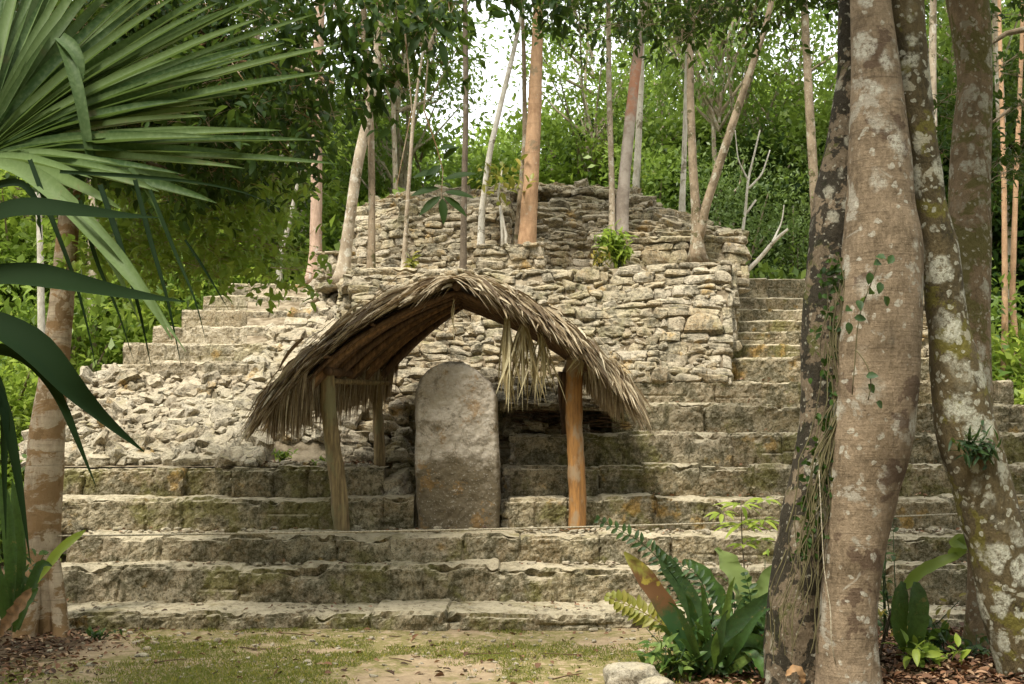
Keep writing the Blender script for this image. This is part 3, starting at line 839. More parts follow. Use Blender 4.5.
# ================================================================== thatched shelter
def wood_mat(name, base, dark, accent=None, rough=0.75):
    g = G(name); p = g.pos
    w = g.noise(g.mapv(p, (1, 1, 0.12)), 28, 5, 0.65)
    col = g.mix(g.rng(w, 0.32, 0.68), base, dark)
    if accent: col = g.mix(g.rng(g.noise(g.mapv(p, (1, 1, 0.5)), 5, 5, 0.65), 0.5, 0.62, 0, 0.85), col, accent)
    return g.done(g.principled(col, rough, g.bump(w, 0.8, 0.01), 0.25))
M_post = wood_mat('weathered_post_wood', (0.34, 0.25, 0.12), (0.13, 0.09, 0.045), (0.22, 0.20, 0.10))
M_postO = wood_mat('orange_post_wood', (0.40, 0.20, 0.06), (0.20, 0.10, 0.035), (0.30, 0.22, 0.13))
M_pole = wood_mat('roof_pole_wood', (0.17, 0.10, 0.05), (0.06, 0.035, 0.018))
def thatch_mat(name, a, b, c_, tr_=0.22):
    g = G(name); v = g.attr()
    col = g.mix(g.rng(v, 0.0, 0.5), a, b); col = g.mix(g.rng(v, 0.5, 1.0), col, c_)
    col = g.mix(g.rng(g.noise(g.pos, 30, 3), 0.4, 0.7, 0, 0.4), col, a)
    sh = g.principled(col, 0.7, None, 0.2)
    tr = g.n('ShaderNodeBsdfTranslucent'); g.l(g.mix(0.4, col, (0.4, 0.2, 0.05)), tr.inputs['Color'])
    m = g.n('ShaderNodeMixShader'); m.inputs[0].default_value = tr_; g.l(sh, m.inputs[1]); g.l(tr.outputs[0], m.inputs[2])
    return g.done(m.outputs[0])
M_th = thatch_mat('dry_palm_thatch', (0.10, 0.07, 0.04), (0.37, 0.29, 0.175), (0.66, 0.57, 0.39))
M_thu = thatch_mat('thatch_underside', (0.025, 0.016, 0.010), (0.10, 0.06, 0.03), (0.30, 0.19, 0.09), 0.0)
M_frond = thatch_mat('dry_hanging_frond', (0.28, 0.22, 0.10), (0.45, 0.38, 0.20), (0.62, 0.55, 0.34))

she = thing('thatched_shelter', tuple(P(455, 527, 13.4)), 'palm-thatched gable shelter on wooden posts over the stele', 'shelter')
def spart(mb, name, m, parent=she, **k): return part(mb, name, m, parent, **k)

Yf_, Yr_ = 12.95, 14.55
posts = [((342, 530, 12.98), (326, 372, 12.98), 0.093, M_post, 'tilted grey-brown front post'), ((577, 526, 12.98), (574, 358, 12.98), 0.098, M_postO, 'straight orange-brown front post'),
         ((379, 468, 14.35), (378, 372, 14.35), 0.07, M_post, 'slim rear post on the left'), ((566, 433, 14.4), (562, 372, 14.4), 0.06, M_pole, 'short dark rear post on the right')]
for a_, b_, rr0, mm, lab in posts:
    mb = MB(); A, B = P(*a_), P(*b_); A[2] -= 0.05
    pts = np.array([A + (B - A) * t + np.array([0.012 * math.sin(t * 7), 0, 0]) for t in np.linspace(0, 1, 9)])
    add_tube(mb, pts, np.linspace(rr0 * 1.05, rr0 * 0.92, 9), 18, amp=0.16, seed=3, step=0.05)
    o = spart(mb, 'post', mm); o['label'] = lab
PKf, PKr = P(457, 287, 12.75), P(463, 303, 14.6)
EL_f, EL_r = P(282, 394, 12.7), P(386, 374, 14.6)
ER_f, ER_r = P(613, 380, 12.7), P(600, 378, 14.6)
ML_f = P(345, 330, 12.72); MR_f = P(565, 342, 12.72)
def pole(a, b, rr0, name='rafter', m=M_pole, sag=0.0, seed=0):
    mb = MB(); t = np.linspace(0, 1, 8)[:, None]; pts = a + (b - a) * t; pts[:, 2] -= sag * np.sin(PI * t[:, 0])
    add_tube(mb, pts, np.linspace(rr0, rr0 * 0.8, 8), 9, amp=0.12, seed=seed, step=0.08)
    return spart(mb, name, m)
off = np.array([0, 0, -0.02])
pole(PKf + np.array([0, -0.12, 0]), PKr + np.array([0, 0.1, 0]), 0.05, 'ridge_pole')
LT_f = P(330, 374, 12.98); LT_r = P(378, 376, 14.5); RT_f = P(575, 356, 12.98); RT_r = P(566, 372, 14.5)
pole(LT_f + [0, -0.2, 0.02], LT_r + [0, 0.2, 0.02], 0.05, 'wall_beam')
pole(RT_f + [0, -0.2, 0.02], RT_r + [0, 0.2, 0.02], 0.05, 'wall_beam')
pole(P(332, 381, 13.1), P(390, 383, 14.0), 0.035, 'brace', M_post)
# roof slope curves: ridge -> eave
def slopeL(t, s):     # t ridge..eave, s front..rear
    a = PKf + (PKr - PKf) * s; e_ = EL_f + (EL_r - EL_f) * s
    p = a + (e_ - a) * t; p = p.copy(); p[2] += 0.17 * math.sin(PI * t) * (1 - s * 0.6) - 0.10 * max(0, t - 0.75) * 3 * (1 - s)
    return p
def slopeR(t, s):
    a = PKf + (PKr - PKf) * s; e_ = ER_f + (ER_r - ER_f) * s
    p = a + (e_ - a) * t; p = p.copy(); p[2] += 0.10 * math.sin(PI * t) - 0.10 * max(0, t - 0.75) * 3
    return p
for s in (0.02, 0.18, 0.36, 0.55, 0.75, 0.97):
    for fn, k in ((slopeL, 1), (slopeR, 2)):
        mb = MB(); pts = np.array([fn(t, s) + [0, 0, -0.05] for t in np.linspace(0.0, 0.86, 9)])
        add_tube(mb, pts, np.linspace(0.033, 0.024, 9), 8, amp=0.15, seed=int(s * 50) + k, step=0.08)
        spart(mb, 'rafter', M_pole)
for fn in (slopeL, slopeR):
    for t in (0.22, 0.48, 0.74):
        pole(fn(t, -0.04) + off, fn(t, 1.03) + off, 0.02, 'batten')

def thatch(fn, sgn, seed):
    r = np.random.default_rng(seed); mb = MB()
    # layers of long leaf strips lying down the slope
    for k in range(5600):
        t = r.uniform(0, 1.0) ** 0.9 if r.random() < 0.9 else r.uniform(0.8, 1.0)
        t = max(t, -0.02); s = r.uniform(-0.05, 1.03)
        if r.random() < 0.30: s = r.uniform(-0.06, 0.06)
        Lg = r.uniform(0.22, 0.60)
        p = fn(max(t, 0), s); p2 = fn(max(t, 0) + 0.05, s); dn = norm(p2 - p)
        rd_ = np.array([-dn[2] * 0, 1, 0]); side = rd_
        up = norm(np.cross(side, dn)); up = up if up[2] > 0 else -up
        ang = r.normal(0, 0.42)
        if s < 0.1: ang -= abs(r.normal(0, 0.35)) * (1 if sgn > 0 else 0.25)
        d_ = norm(dn * math.cos(ang) + side * math.sin(ang))
        lift = abs(r.normal(0, 0.065)) + 0.012 + 0.03 * r.random() + (0.12 * r.random() if r.random() < 0.06 else 0)
        tt = np.linspace(0, 1, 5)[:, None]
        ed = max(0.0, (t + Lg / 2.2) - 0.92)
        drop = 0.05 + 0.35 * ed + ((0.35 if sgn > 0 else 0.10) * r.random() if s < 0.05 else 0.0)
        pts = p + d_ * Lg * tt + up * (lift * (1 - 0.2 * tt) + 0.035 * np.sin(tt * 3) * r.random()) - np.array([0, 0, 1.0]) * (Lg * drop * tt ** 2) + side * r.normal(0, 0.04) * tt ** 2
        blade(mb, pts, r.uniform(0.012, 0.048), up + r.normal(0, 0.7, 3), r.random() ** 1.1, 0, 0.2, prof=([0, 0.2, 0.7, 1], [0.6, 1, 0.8, 0.1]))
    # fringe hanging at the eave
    for k in range(1500):
        s = r.uniform(-0.05, 1.03); t = r.uniform(0.84, 1.02)
        if r.random() < 0.4: s = r.uniform(-0.05, 0.25)
        p = fn(t, s) + np.array([0, 0, 0.02]); Lg = r.uniform(0.25, 0.60) * (1.0 if sgn < 0 else 0.75)
        out = np.array([sgn, 0, 0]) * r.uniform(0.1, 0.55) + np.array([0, r.normal(0, 0.15), 0])
        tt = np.linspace(0, 1, 5)[:, None]
        pts = p + out * Lg * (tt * 0.8 - tt ** 2 * 0.35) - np.array([0, 0, 1.0]) * Lg * (tt * 0.35 + tt ** 2 * 0.6)
        blade(mb, pts, r.uniform(0.010, 0.024), np.array([sgn * -0.3, -1, 0.3]) + r.normal(0, 0.5, 3), r.random() * 0.9, 0, 0.2, prof=([0, 0.2, 0.7, 1], [0.7, 1, 0.7, 0.1]))
    return spart(mb, 'thatch_slope', M_th)
thatch(slopeL, -1, 1); thatch(slopeR, 1, 2)
# underside: leaf stalks and strips under the rafters (what one sees looking up)
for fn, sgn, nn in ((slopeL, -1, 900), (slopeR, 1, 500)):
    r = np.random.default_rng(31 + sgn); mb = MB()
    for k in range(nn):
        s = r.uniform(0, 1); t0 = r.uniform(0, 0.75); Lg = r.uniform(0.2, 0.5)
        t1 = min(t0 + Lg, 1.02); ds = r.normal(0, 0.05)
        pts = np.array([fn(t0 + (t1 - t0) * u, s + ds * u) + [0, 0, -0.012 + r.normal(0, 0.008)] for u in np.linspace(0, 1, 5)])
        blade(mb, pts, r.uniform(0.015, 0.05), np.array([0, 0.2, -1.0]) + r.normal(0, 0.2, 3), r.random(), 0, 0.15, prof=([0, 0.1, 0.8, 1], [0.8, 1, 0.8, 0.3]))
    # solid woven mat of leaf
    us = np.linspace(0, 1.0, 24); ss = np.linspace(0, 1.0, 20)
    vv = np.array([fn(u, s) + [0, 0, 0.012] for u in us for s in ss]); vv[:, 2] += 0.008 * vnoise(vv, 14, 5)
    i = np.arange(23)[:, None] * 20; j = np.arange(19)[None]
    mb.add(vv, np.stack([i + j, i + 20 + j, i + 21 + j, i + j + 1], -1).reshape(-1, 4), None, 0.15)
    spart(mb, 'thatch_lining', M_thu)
# the long curved stalks seen under the left slope
for k, s in enumerate((0.06, 0.13, 0.24, 0.30, 0.43, 0.50, 0.63, 0.70, 0.85, 0.92)):
    mb = MB(); pts = np.array([slopeL(t, s + 0.03 * math.sin(k * 3 + t * 2)) + [0, 0, -0.05 - 0.02 * (k % 3)] for t in np.linspace(0.03, 0.95, 10)])
    add_tube(mb, pts, np.linspace(0.022, 0.055, 10), 8, amp=0.1, seed=k, step=0.08)
    spart(mb, 'leaf_stalk', [wood_mat('stalk_wood', (0.30, 0.17, 0.075), (0.11, 0.06, 0.025)), M_pole][k % 2] if k < 2 else [bpy.data.materials['stalk_wood'], M_pole][k % 3 == 2])
# ridge thatch bunch
r = np.random.default_rng(77); mb = MB()
for k in range(900):
    s = r.uniform(-0.1, 1.05) if r.random() < .6 else r.uniform(-0.1, 0.15); p = PKf + (PKr - PKf) * s + np.array([r.normal(0, 0.05), 0, 0.05 + r.random() * 0.05])
    sg = r.choice([-1, 1]); Lg = r.uniform(0.25, 0.6); tt = np.linspace(0, 1, 5)[:, None]
    d_ = norm(np.array([sg * 1.0, r.normal(-0.1, 0.35), -0.35 + r.normal(0, 0.12)]))
    pts = p + d_ * Lg * tt - np.array([0, 0, 1]) * 0.22 * Lg * tt ** 2 + np.array([0, 0, 0.05]) * np.sin(tt * PI)
    blade(mb, pts, r.uniform(0.01, 0.024), np.array([0, -0.4, 1]) + r.normal(0, 0.4, 3), 0.25 + 0.75 * r.random(), 0, 0.2, prof=([0, 0.2, 0.7, 1], [0.7, 1, 0.7, 0.1]))
spart(mb, 'ridge_thatch', M_th)
# hanging dry fronds at the front right
def hang(px, py, n, L, spread, seed, w=0.022):
    r = np.random.default_rng(seed); mb = MB(); p0 = P(px, py, 12.68)
    for k in range(n):
        a_ = r.normal(0, spread); Lg = L * r.uniform(0.6, 1.05); tt = np.linspace(0, 1, 7)[:, None]
        pts = p0 + np.array([r.normal(0, 0.02), r.normal(0, 0.02), r.uniform(-0.05, 0.03)]) + np.array([a_, r.normal(0, 0.12), 0]) * Lg * tt ** 0.8 - np.array([0, 0, 1.0]) * Lg * tt + np.array([r.normal(0, 0.02), 0, 0]) * np.sin(tt * 4)
        blade(mb, pts, w * r.uniform(0.6, 1.2), np.array([r.normal(0, 0.5), -1, 0]), r.random(), 0, 0.3, prof=([0, 0.25, 0.7, 1], [0.35, 1, 0.7, 0.05]))
    return spart(mb, 'hanging_frond', M_frond)
hang(507, 318, 26, 1.0, 0.11, 1, 0.04)['label'] = 'pale dry palm frond hanging beside the stele'
hang(524, 322, 26, 0.95, 0.18, 2, 0.026); hang(541, 335, 18, 0.75, 0.20, 3, 0.022)
hang(583, 352, 16, 0.28, 0.35, 4); hang(455, 300, 3, 0.55, 0.02, 5, 0.016)
# twigs in the cavity behind the right post
tw = MB(); r = np.random.default_rng(4)
for k in range(46):
    a_ = P(r.uniform(505, 610), r.uniform(408, 428), r.uniform(14.45, 14.75)); ang = r.normal(0, 0.35); L = r.uniform(0.2, 0.6)
    b_ = a_ + np.array([math.cos(ang) * L, r.normal(0, 0.1), math.sin(ang) * L * 0.4])
    add_tube(tw, np.array([a_, (a_ + b_) / 2 + r.normal(0, 0.015, 3), b_]), [0.008, 0.006, 0.004], 5, var=r.random(), cap=False)
tag(tw.build('twig_heap', M_pole, loc=tuple(P(555, 428, 14.6))), 'tangle of dry twigs lying in the dark cavity right of the stele', 'twigs')

# rope across the steps
rp = MB(); A = P(52, 536, 10.75); B = P(1100, 508, 12.2); t = np.linspace(0, 1, 60)[:, None]
pts = A + (B - A) * t; pts[:, 2] -= 0.05 * np.sin(PI * t[:, 0])
add_tube(rp, pts, 0.0085, 6)
g = G('rope_fibre'); M_rope = g.done(g.principled(g.mix(g.rng(g.noise(g.pos, 60, 3), 0.4, 0.6), (0.42, 0.37, 0.27), (0.26, 0.22, 0.14)), 0.9))
tag(rp.build('rope_barrier', M_rope, loc=tuple(A)), 'thin pale rope stretched across the lower stairs between trees', 'rope')
#MARK3
# ================================================================== foliage materials
L_bright = leaf_mat('leaf_bright', ((0.10, 0.19, 0.022), (0.40, 0.48, 0.07), (0.26, 0.36, 0.045)), 0.5)
L_mid = leaf_mat('leaf_mid', ((0.06, 0.125, 0.02), (0.29, 0.38, 0.065), (0.17, 0.26, 0.04)), 0.45)
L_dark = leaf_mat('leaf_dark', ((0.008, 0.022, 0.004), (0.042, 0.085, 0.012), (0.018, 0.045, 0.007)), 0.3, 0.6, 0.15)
L_blue = leaf_mat('leaf_grey_green', ((0.09, 0.15, 0.04), (0.28, 0.36, 0.12), (0.17, 0.25, 0.08)), 0.4)
L_plant = leaf_mat('leaf_glossy_plant', ((0.018, 0.05, 0.012), (0.08, 0.16, 0.03), (0.04, 0.09, 0.018)), 0.3, 0.5, 0.35, worn=True)
L_lush = leaf_mat('leaf_lush_plant', ((0.06, 0.12, 0.02), (0.20, 0.28, 0.06), (0.12, 0.2, 0.04)), 0.35, 0.5, 0.3, worn=True)
L_yel = leaf_mat('leaf_yellowed', ((0.30, 0.24, 0.04), (0.22, 0.24, 0.04), (0.3, 0.2, 0.04)), 0.35)
L_strap = leaf_mat('leaf_strap', ((0.014, 0.04, 0.012), (0.055, 0.10, 0.025), (0.03, 0.065, 0.015)), 0.25, 0.55, 0.3, worn=True)

B_thin = bark_mat('bark_thin_pale', (0.46, 0.38, 0.27), (0.22, 0.165, 0.105), (0.60, 0.56, 0.45), 6, 0.38, extra=((0.12, 0.10, 0.05), 5, 0.6))
B_tan = bark_mat('bark_smooth_tan', (0.48, 0.30, 0.17), (0.31, 0.18, 0.095), (0.52, 0.42, 0.30), 5, 0.22, moss=(0.25, 0.19, 0.11), mossth=0.58, bump=0.5, rings=0.25)
B_pink = bark_mat('bark_pinkish', (0.48, 0.34, 0.25), (0.33, 0.22, 0.15), (0.52, 0.46, 0.38), 6, 0.25, bump=0.3)
B_white = bark_mat('bark_whitish', (0.58, 0.54, 0.45), (0.34, 0.30, 0.22), None, moss=(0.17, 0.14, 0.08), mossth=0.58)
B_dark = bark_mat('bark_dark', (0.16, 0.125, 0.085), (0.08, 0.06, 0.04), (0.30, 0.28, 0.22), 6, 0.22)
B_bg = bark_mat('bark_forest', (0.34, 0.26, 0.17), (0.14, 0.105, 0.06), (0.46, 0.42, 0.31), 6, 0.34, extra=((0.09, 0.08, 0.03), 4, 0.6))

# ================================================================== crowns
def crown(mb, r, cz, R, ncl, per, leaf, sig=0.42, shell=0.5, limbs=None, lw=0.5, z0=None, det=0, droop=0.3, mi=0, center=(0, 0)):
    for k in range(ncl):
        d_ = norm(r.normal(0, 1, 3)); rad = (shell + (1 - shell) * r.random()) if r.random() < 0.8 else r.random()
        c = np.array([center[0], center[1], cz]) + d_ * rad * np.array(R)
        sg = sig * r.uniform(0.7, 1.3)
        n = int(per * r.uniform(0.5, 1.4))
        pos = c + r.normal(0, 1, (n, 3)) * np.array([sg, sg, sg * 0.55])
        out = norm(pos - np.array([center[0], center[1], cz - R[2] * 0.4]))
        ax = out * 0.7 + r.normal(0, 0.6, (n, 3)) + np.array([0, 0, -0.25])
        nr = r.normal(0, 0.55, (n, 3)) + np.array([0, 0, 1.0])
        L = leaf * r.uniform(0.6, 1.25, n)
        cv = r.random()
        leaves(mb, pos, ax, nr, L, L * lw * r.uniform(0.8, 1.2, n), np.clip(cv * 0.75 + r.random(n) * 0.25, 0, 1), det, mi, droop)
        if limbs is not None and (r.random() < 0.6):
            zb = max(z0 if z0 is not None else 0.3, c[2] - (0.6 + r.random() * 1.6) * max(0.5, np.hypot(c[0] - center[0], c[1] - center[1])))
            a = np.array([center[0], center[1], min(zb, c[2])])
            m_ = (a + c) / 2 + r.normal(0, 0.15, 3)
            add_tube(limbs, np.array([a, m_, c]), [0.05, 0.03, 0.012], 5, cap=False)

PROTO = {}
def proto_tree(key, H, R, cz, ncl, per, leaf, mat, bark, sig=0.45, trunk_r=0.14, seed=0, det=0, lw=0.5, shell=0.5, lean=0.3):
    r = np.random.default_rng(seed)
    cr, tr = MB(), MB()
    crown(cr, r, cz, R, ncl, per, leaf, sig, shell, tr, lw, z0=cz - R[2] * 0.9, det=det)
    n = 7; t = np.linspace(0, 1, n)
    top = cz + R[2] * 0.6
    pts = np.stack([lean * np.sin(t * 3 + seed) * t, lean * np.cos(t * 2.2 + seed) * t * 0.7, t * top - 0.1], 1); pts[-1, :2] *= 0.3
    add_tube(tr, pts, trunk_r * (1 - 0.75 * t), 9, amp=0.12, seed=seed, flare=0.5, fh=0.3, step=0.35)
    PROTO[key] = (tr.build('trunk', bark), cr.build('crown', mat))
    for o in PROTO[key]:
        COL.objects.unlink(o)
    return PROTO[key]

def place(key, name, x, y, z, rz, s, label, cat, group=None, sz=None):
    t = thing(name, (x, y, z), label, cat, group)
    t.rotation_euler = (0, 0, rz); t.scale = (s, s, sz or s)
    for o in PROTO[key]:
        c = o.copy(); COL.objects.link(c); c.parent = t
    return t

proto_tree('broad', 12, (3.0, 3.0, 4.2), 7.5, 85, 190, 0.26, L_bright, B_bg, seed=1, sig=0.46)
proto_tree('mid', 12, (2.6, 2.6, 4.6), 7.0, 90, 190, 0.23, L_mid, B_bg, seed=2, sig=0.44)
proto_tree('dark', 12, (2.8, 2.8, 4.4), 7.0, 85, 190, 0.24, L_dark, B_bg, seed=3, sig=0.44)
proto_tree('grey', 9, (2.4, 2.4, 3.6), 4.6, 120, 170, 0.13, L_blue, B_thin, seed=4, sig=0.5, lw=0.38)
proto_tree('airy', 13, (2.4, 2.4, 3.0), 10.0, 46, 110, 0.17, L_mid, B_thin, seed=5, sig=0.42, trunk_r=0.11)
proto_tree('canopy', 12, (4.2, 3.6, 1.7), 9.5, 90, 210, 0.24, L_mid, B_bg, seed=9, sig=0.6, trunk_r=0.2)
proto_tree('under', 3.5, (1.7, 1.7, 1.7), 1.6, 70, 120, 0.16, L_bright, B_bg, seed=6, sig=0.38, trunk_r=0.05)
proto_tree('underd', 3.5, (1.7, 1.7, 1.9), 1.7, 70, 120, 0.17, L_mid, B_bg, seed=7, sig=0.38, trunk_r=0.05)

look = {'broad': 'bright green broad-leaved tree', 'mid': 'mid green leafy tree', 'dark': 'dark green dense tree', 'grey': 'fine-leaved grey-green tree',
        'airy': 'slender airy tree with sparse crown', 'under': 'bright green leafy bush', 'underd': 'dull green leafy bush'}
def where(px):
    if px < 120: return 'behind the palm trunk at far left'
    if px < 320: return 'behind the upper left stairs'
    if px < 430: return 'behind the left end of the summit wall'
    if px < 600: return 'behind the crest of the summit wall'
    if px < 760: return 'behind the right end of the summit wall'
    if px < 920: return 'behind the upper right stairs'
    return 'beyond the stair end at far right'
def depthw(Y): return 'front row' if Y < 25 else ('second row' if Y < 32 else 'rear row')

r = np.random.default_rng(42)
forest = []
# (key, px, Y, scale, zscale)
rows = [
 # deep backdrop
 *[(k, px, Y, s, z) for k, px, Y, s, z in [
  ('mid', -60, 40, 1.5, 1.5), ('dark', 40, 42, 1.5, 1.6), ('mid', 130, 41, 1.5, 1.45), ('broad', 220, 43, 1.4, 1.30), ('mid', 300, 41, 1.3, 1.18),
  ('broad', 372, 44, 1.1, 1.32), ('mid', 440, 42, 1.1, 1.12), ('broad', 505, 44, 1.1, 1.2), ('mid', 512, 37, 0.9, 1.0), ('broad', 462, 38, 0.9, 1.0), ('mid', 570, 42, 1.1, 1.2), ('broad', 640, 43, 1.2, 1.36),
  ('mid', 720, 41, 1.2, 1.28), ('broad', 790, 43, 1.2, 1.36), ('broad', 860, 42, 1.3, 1.4), ('dark', 940, 41, 1.5, 1.5), ('mid', 1030, 42, 1.5, 1.6), ('dark', 1110, 40, 1.5, 1.6)]],
 # second row
 *[(k, px, Y, s, z) for k, px, Y, s, z in [
  ('dark', -40, 32, 1.2, 1.2), ('broad', 60, 31, 1.2, 1.1), ('mid', 165, 32, 1.15, 1.15), ('broad', 255, 31, 1.1, 0.96), ('mid', 345, 32, 1.05, 1.0),
  ('broad', 420, 30, 1.0, 0.86), ('mid', 490, 31, 1.0, 0.84), ('broad', 560, 30, 1.0, 0.90), ('dark', 600, 32, 1.1, 0.98), ('mid', 672, 30, 1.1, 0.92),
  ('dark', 748, 31, 1.15, 0.95), ('grey', 800, 30, 1.3, 1.25), ('broad', 850, 31, 1.1, 1.0), ('mid', 930, 30, 1.2, 1.1), ('dark', 1000, 31, 1.2, 1.25), ('mid', 1080, 30, 1.2, 1.2)]],
 # front row just behind the pyramid
 *[(k, px, Y, s, z) for k, px, Y, s, z in [
  ('broad', 20, 22, 0.8, 0.75), ('mid', 110, 24, 0.85, 0.8), ('broad', 195, 24.5, 0.8, 0.72), ('mid', 270, 25, 0.75, 0.7), ('under', 330, 24, 1.5, 1.7), ('under', 235, 23, 1.3, 1.5),
  ('broad', 560, 25.5, 0.7, 0.62), ('mid', 655, 25, 0.75, 0.72), ('grey', 745, 23.5, 0.85, 0.95), ('grey', 792, 24.5, 0.9, 1.0), ('dark', 715, 25, 0.8, 0.72), ('dark', 770, 26, 0.85, 0.8),
  ('mid', 850, 25, 0.8, 0.8), ('dark', 945, 24, 0.85, 0.85), ('mid', 1010, 25, 0.8, 0.9), ('dark', 1075, 24, 0.9, 0.9)]],
 # understory
 *[(k, px, Y, s, z) for k, px, Y, s, z in [
  ('under', -10, 17.5, 1.0, 1.0), ('underd', 30, 19.5, 1.1, 1.3), ('under', 75, 21, 1.2, 1.4), ('underd', 118, 22, 1.2, 1.5), ('under', 160, 22.5, 1.2, 1.6), ('underd', 200, 23.5, 1.2, 1.5),
  ('under', 268, 23.5, 1.3, 1.6), ('underd', 380, 25, 1.5, 1.9), ('under', 440, 25, 1.5, 1.9), ('underd', 500, 25, 1.4, 1.9),
  ('underd', 770, 22.5, 1.1, 1.5), ('underd', 815, 22.5, 1.2, 1.5), ('under', 872, 23, 1.2, 1.4), ('underd', 935, 21.5, 1.2, 1.4), ('under', 975, 22.5, 1.1, 1.2), ('underd', 1015, 21.5, 1.0, 1.2), ('under', 1060, 20.5, 1.1, 1.2), ('underd', 990, 26, 1.3, 1.6)]],
 # tall airy crowns against the sky
 *[(k, px, Y, s, z) for k, px, Y, s, z in [
  ('airy', 250, 27, 1.1, 1.15), ('airy', 395, 28, 1.0, 1.02), ('airy', 596, 29, 1.0, 1.1), ('airy', 735, 28, 1.0, 1.08), ('airy', 815, 27, 1.0, 1.0), ('airy', 975, 27, 1.1, 1.1), ('airy', 660, 33, 1.1, 1.25)]],
]
for k, px, Y, s, z in rows:
    px += r.uniform(-8, 8); bush = k.startswith('under')
    place(k, 'forest_bush' if bush else 'forest_tree', XP(px, Y), Y, 0, r.uniform(0, 6.28), s, f'{look[k]} {where(px)}, {depthw(Y)}', 'bush' if bush else 'tree',
          'forest bushes around the pyramid' if bush else 'forest trees behind the pyramid', z)

for k, x_, y_, s_, z_ in [('mid', -9, -8, 1.2, 1.0), ('broad', -4, -11, 1.2, 1.05), ('mid', 2, -9, 1.3, 1.2), ('broad', 8, -8, 1.3, 1.2), ('mid', -12, 0, 1.2, 1.1), ('broad', -11.5, 7, 1.1, 1.1), ('mid', 12, -1, 1.2, 1.2), ('broad', 11.5, 6, 1.2, 1.2),
                      ('dark', -1, -15, 1.5, 1.5), ('dark', -9, -14, 1.5, 1.5), ('dark', 7, -15, 1.5, 1.5), ('mid', 13.5, 12.5, 1.1, 1.1), ('mid', -14, 13, 1.1, 1.1), ('underd', -6, -5, 1.6, 1.6), ('underd', 0, -6, 1.6, 1.6), ('underd', 5, -5, 1.6, 1.6), ('underd', -8.5, 2, 1.3, 1.3), ('underd', 9, 3, 1.4, 1.4)]:
    bush = k.startswith('under')
    place(k, 'forest_bush' if bush else 'forest_tree', x_, y_, 0, r.uniform(0, 6.28), s_, f'{look[k]} at the edge of the clearing outside the frame', 'bush' if bush else 'tree', 'forest around the clearing', z_)

for px, Y, s_ in [(90, 20.5, 1.0), (150, 23, 1.0), (256, 24, 0.95), (395, 25, 0.8), (724, 24.5, 0.75), (942, 22, 1.0), (1018, 22.5, 1.1), (120, 26, 1.1), (300, 27, 1.1)]:
    place('airy', 'forest_tree', XP(px, Y), Y, 0, r.uniform(0, 6.28), s_ * 1.08, f'slim pale-stemmed tree with high thin crown {where(px)}', 'tree', 'slim pale forest trees', s_ * 1.55)
for x_, y_, s_ in [(-6.8, 3.6, 0.9)]:  # unseen tree added so its high crown keeps sun off the foreground
    place('canopy', 'shade_tree', x_, y_, 0, r.uniform(0, 6.28), s_, 'tall unseen tree added to shade the foreground, outside the frame', 'tree', 'added shade trees around the viewpoint')

# dark low ground vegetation under the forest
gc = MB(); rr_ = np.random.default_rng(8); n = 26000
px_ = rr_.uniform(-60, 1090, n); Y_ = rr_.uniform(17.5, 34, n); x_ = (px_ - 512) / F * Y_
ok = (np.abs(x_ + 0.3) > 7.6) | (Y_ > 23); x_, Y_ = x_[ok], Y_[ok]; n = len(x_)
pos = np.stack([x_, Y_, rr_.uniform(0, 0.45, n)], 1)
L = rr_.uniform(0.1, 0.25, n)
leaves(gc, pos, rr_.normal(0, 1, (n, 3)) + [0, 0, 0.6], rr_.normal(0, 0.4, (n, 3)) + [0, 0, 1], L, L * 0.5, rr_.random(n))
tag(gc.build('undergrowth', L_dark), 'low dark undergrowth on the forest floor', 'undergrowth', kind='stuff')

# ================================================================== individual trees
def crown_mb(center, R, ncl, per, leaf, seed, sig=0.4, det=0, lw=0.45, limb_from=None, shell=0.3):
    r = np.random.default_rng(seed); cr, lb = MB(), MB()
    crown(cr, r, center[2], R, ncl, per, leaf, sig, shell, lb, lw, z0=(limb_from if limb_from else center[2] - R[2]), det=det, center=center[:2])
    return cr, lb

def own_tree(name, label, pts, bark, ws=None, cat='tree', group=None, crown_spec=None, leafm=None, ns=12, amp=0.10, flare=0.0, lob=0, fh=0.5, seed=0, step=0.12, extra=None, ecc=None, basez=None):
    """pts: list (px,py,Y,width_px)"""
    if name == "slender_tree": pts = [(a, b, c, d * 0.86) for a, b, c, d in pts]
    pw = np.array([P(a, b, c) for a, b, c, d in pts]); rad = np.array([d / 2 / F * c for a, b, c, d in pts])
    base = pw[0].copy()
    t = thing(name, tuple(base), label, cat, group)
    tr = MB()
    add_tube(tr, pw, rad, ns, amp=amp, flare=flare, lob=lob, fh=fh, seed=seed, step=step, ecc=ecc)
    if extra:
        for e in extra:
            ep = np.array([P(a, b, c) for a, b, c, d in e]); er = np.array([d / 2 / F * c for a, b, c, d in e])
            add_tube(tr, ep, er, max(8, ns // 2), amp=amp, seed=seed + 3, step=step)
    if crown_spec:
        c, R, ncl, per, leaf = crown_spec[:5]; det = crown_spec[5] if len(crown_spec) > 5 else 0
        cc_ = pw[-1] + np.array(c)
        cr, lb = crown_mb(cc_, R, ncl, per, leaf, seed + 50, det=det, limb_from=pw[-1][2] - 0.5)
        tr.v += lb.v; 
        for f_, m_ in zip(lb.f4, lb.m4): tr.f4.append(f_ + tr.n); tr.m4.append(m_)
        for f_, m_ in zip(lb.f3, lb.m3): tr.f3.append(f_ + tr.n); tr.m3.append(m_)
        tr.a += lb.a; tr.n += lb.n
        part(cr, 'crown', leafm or L_mid, t)
    part(tr, 'trunk', bark, t)
    return t

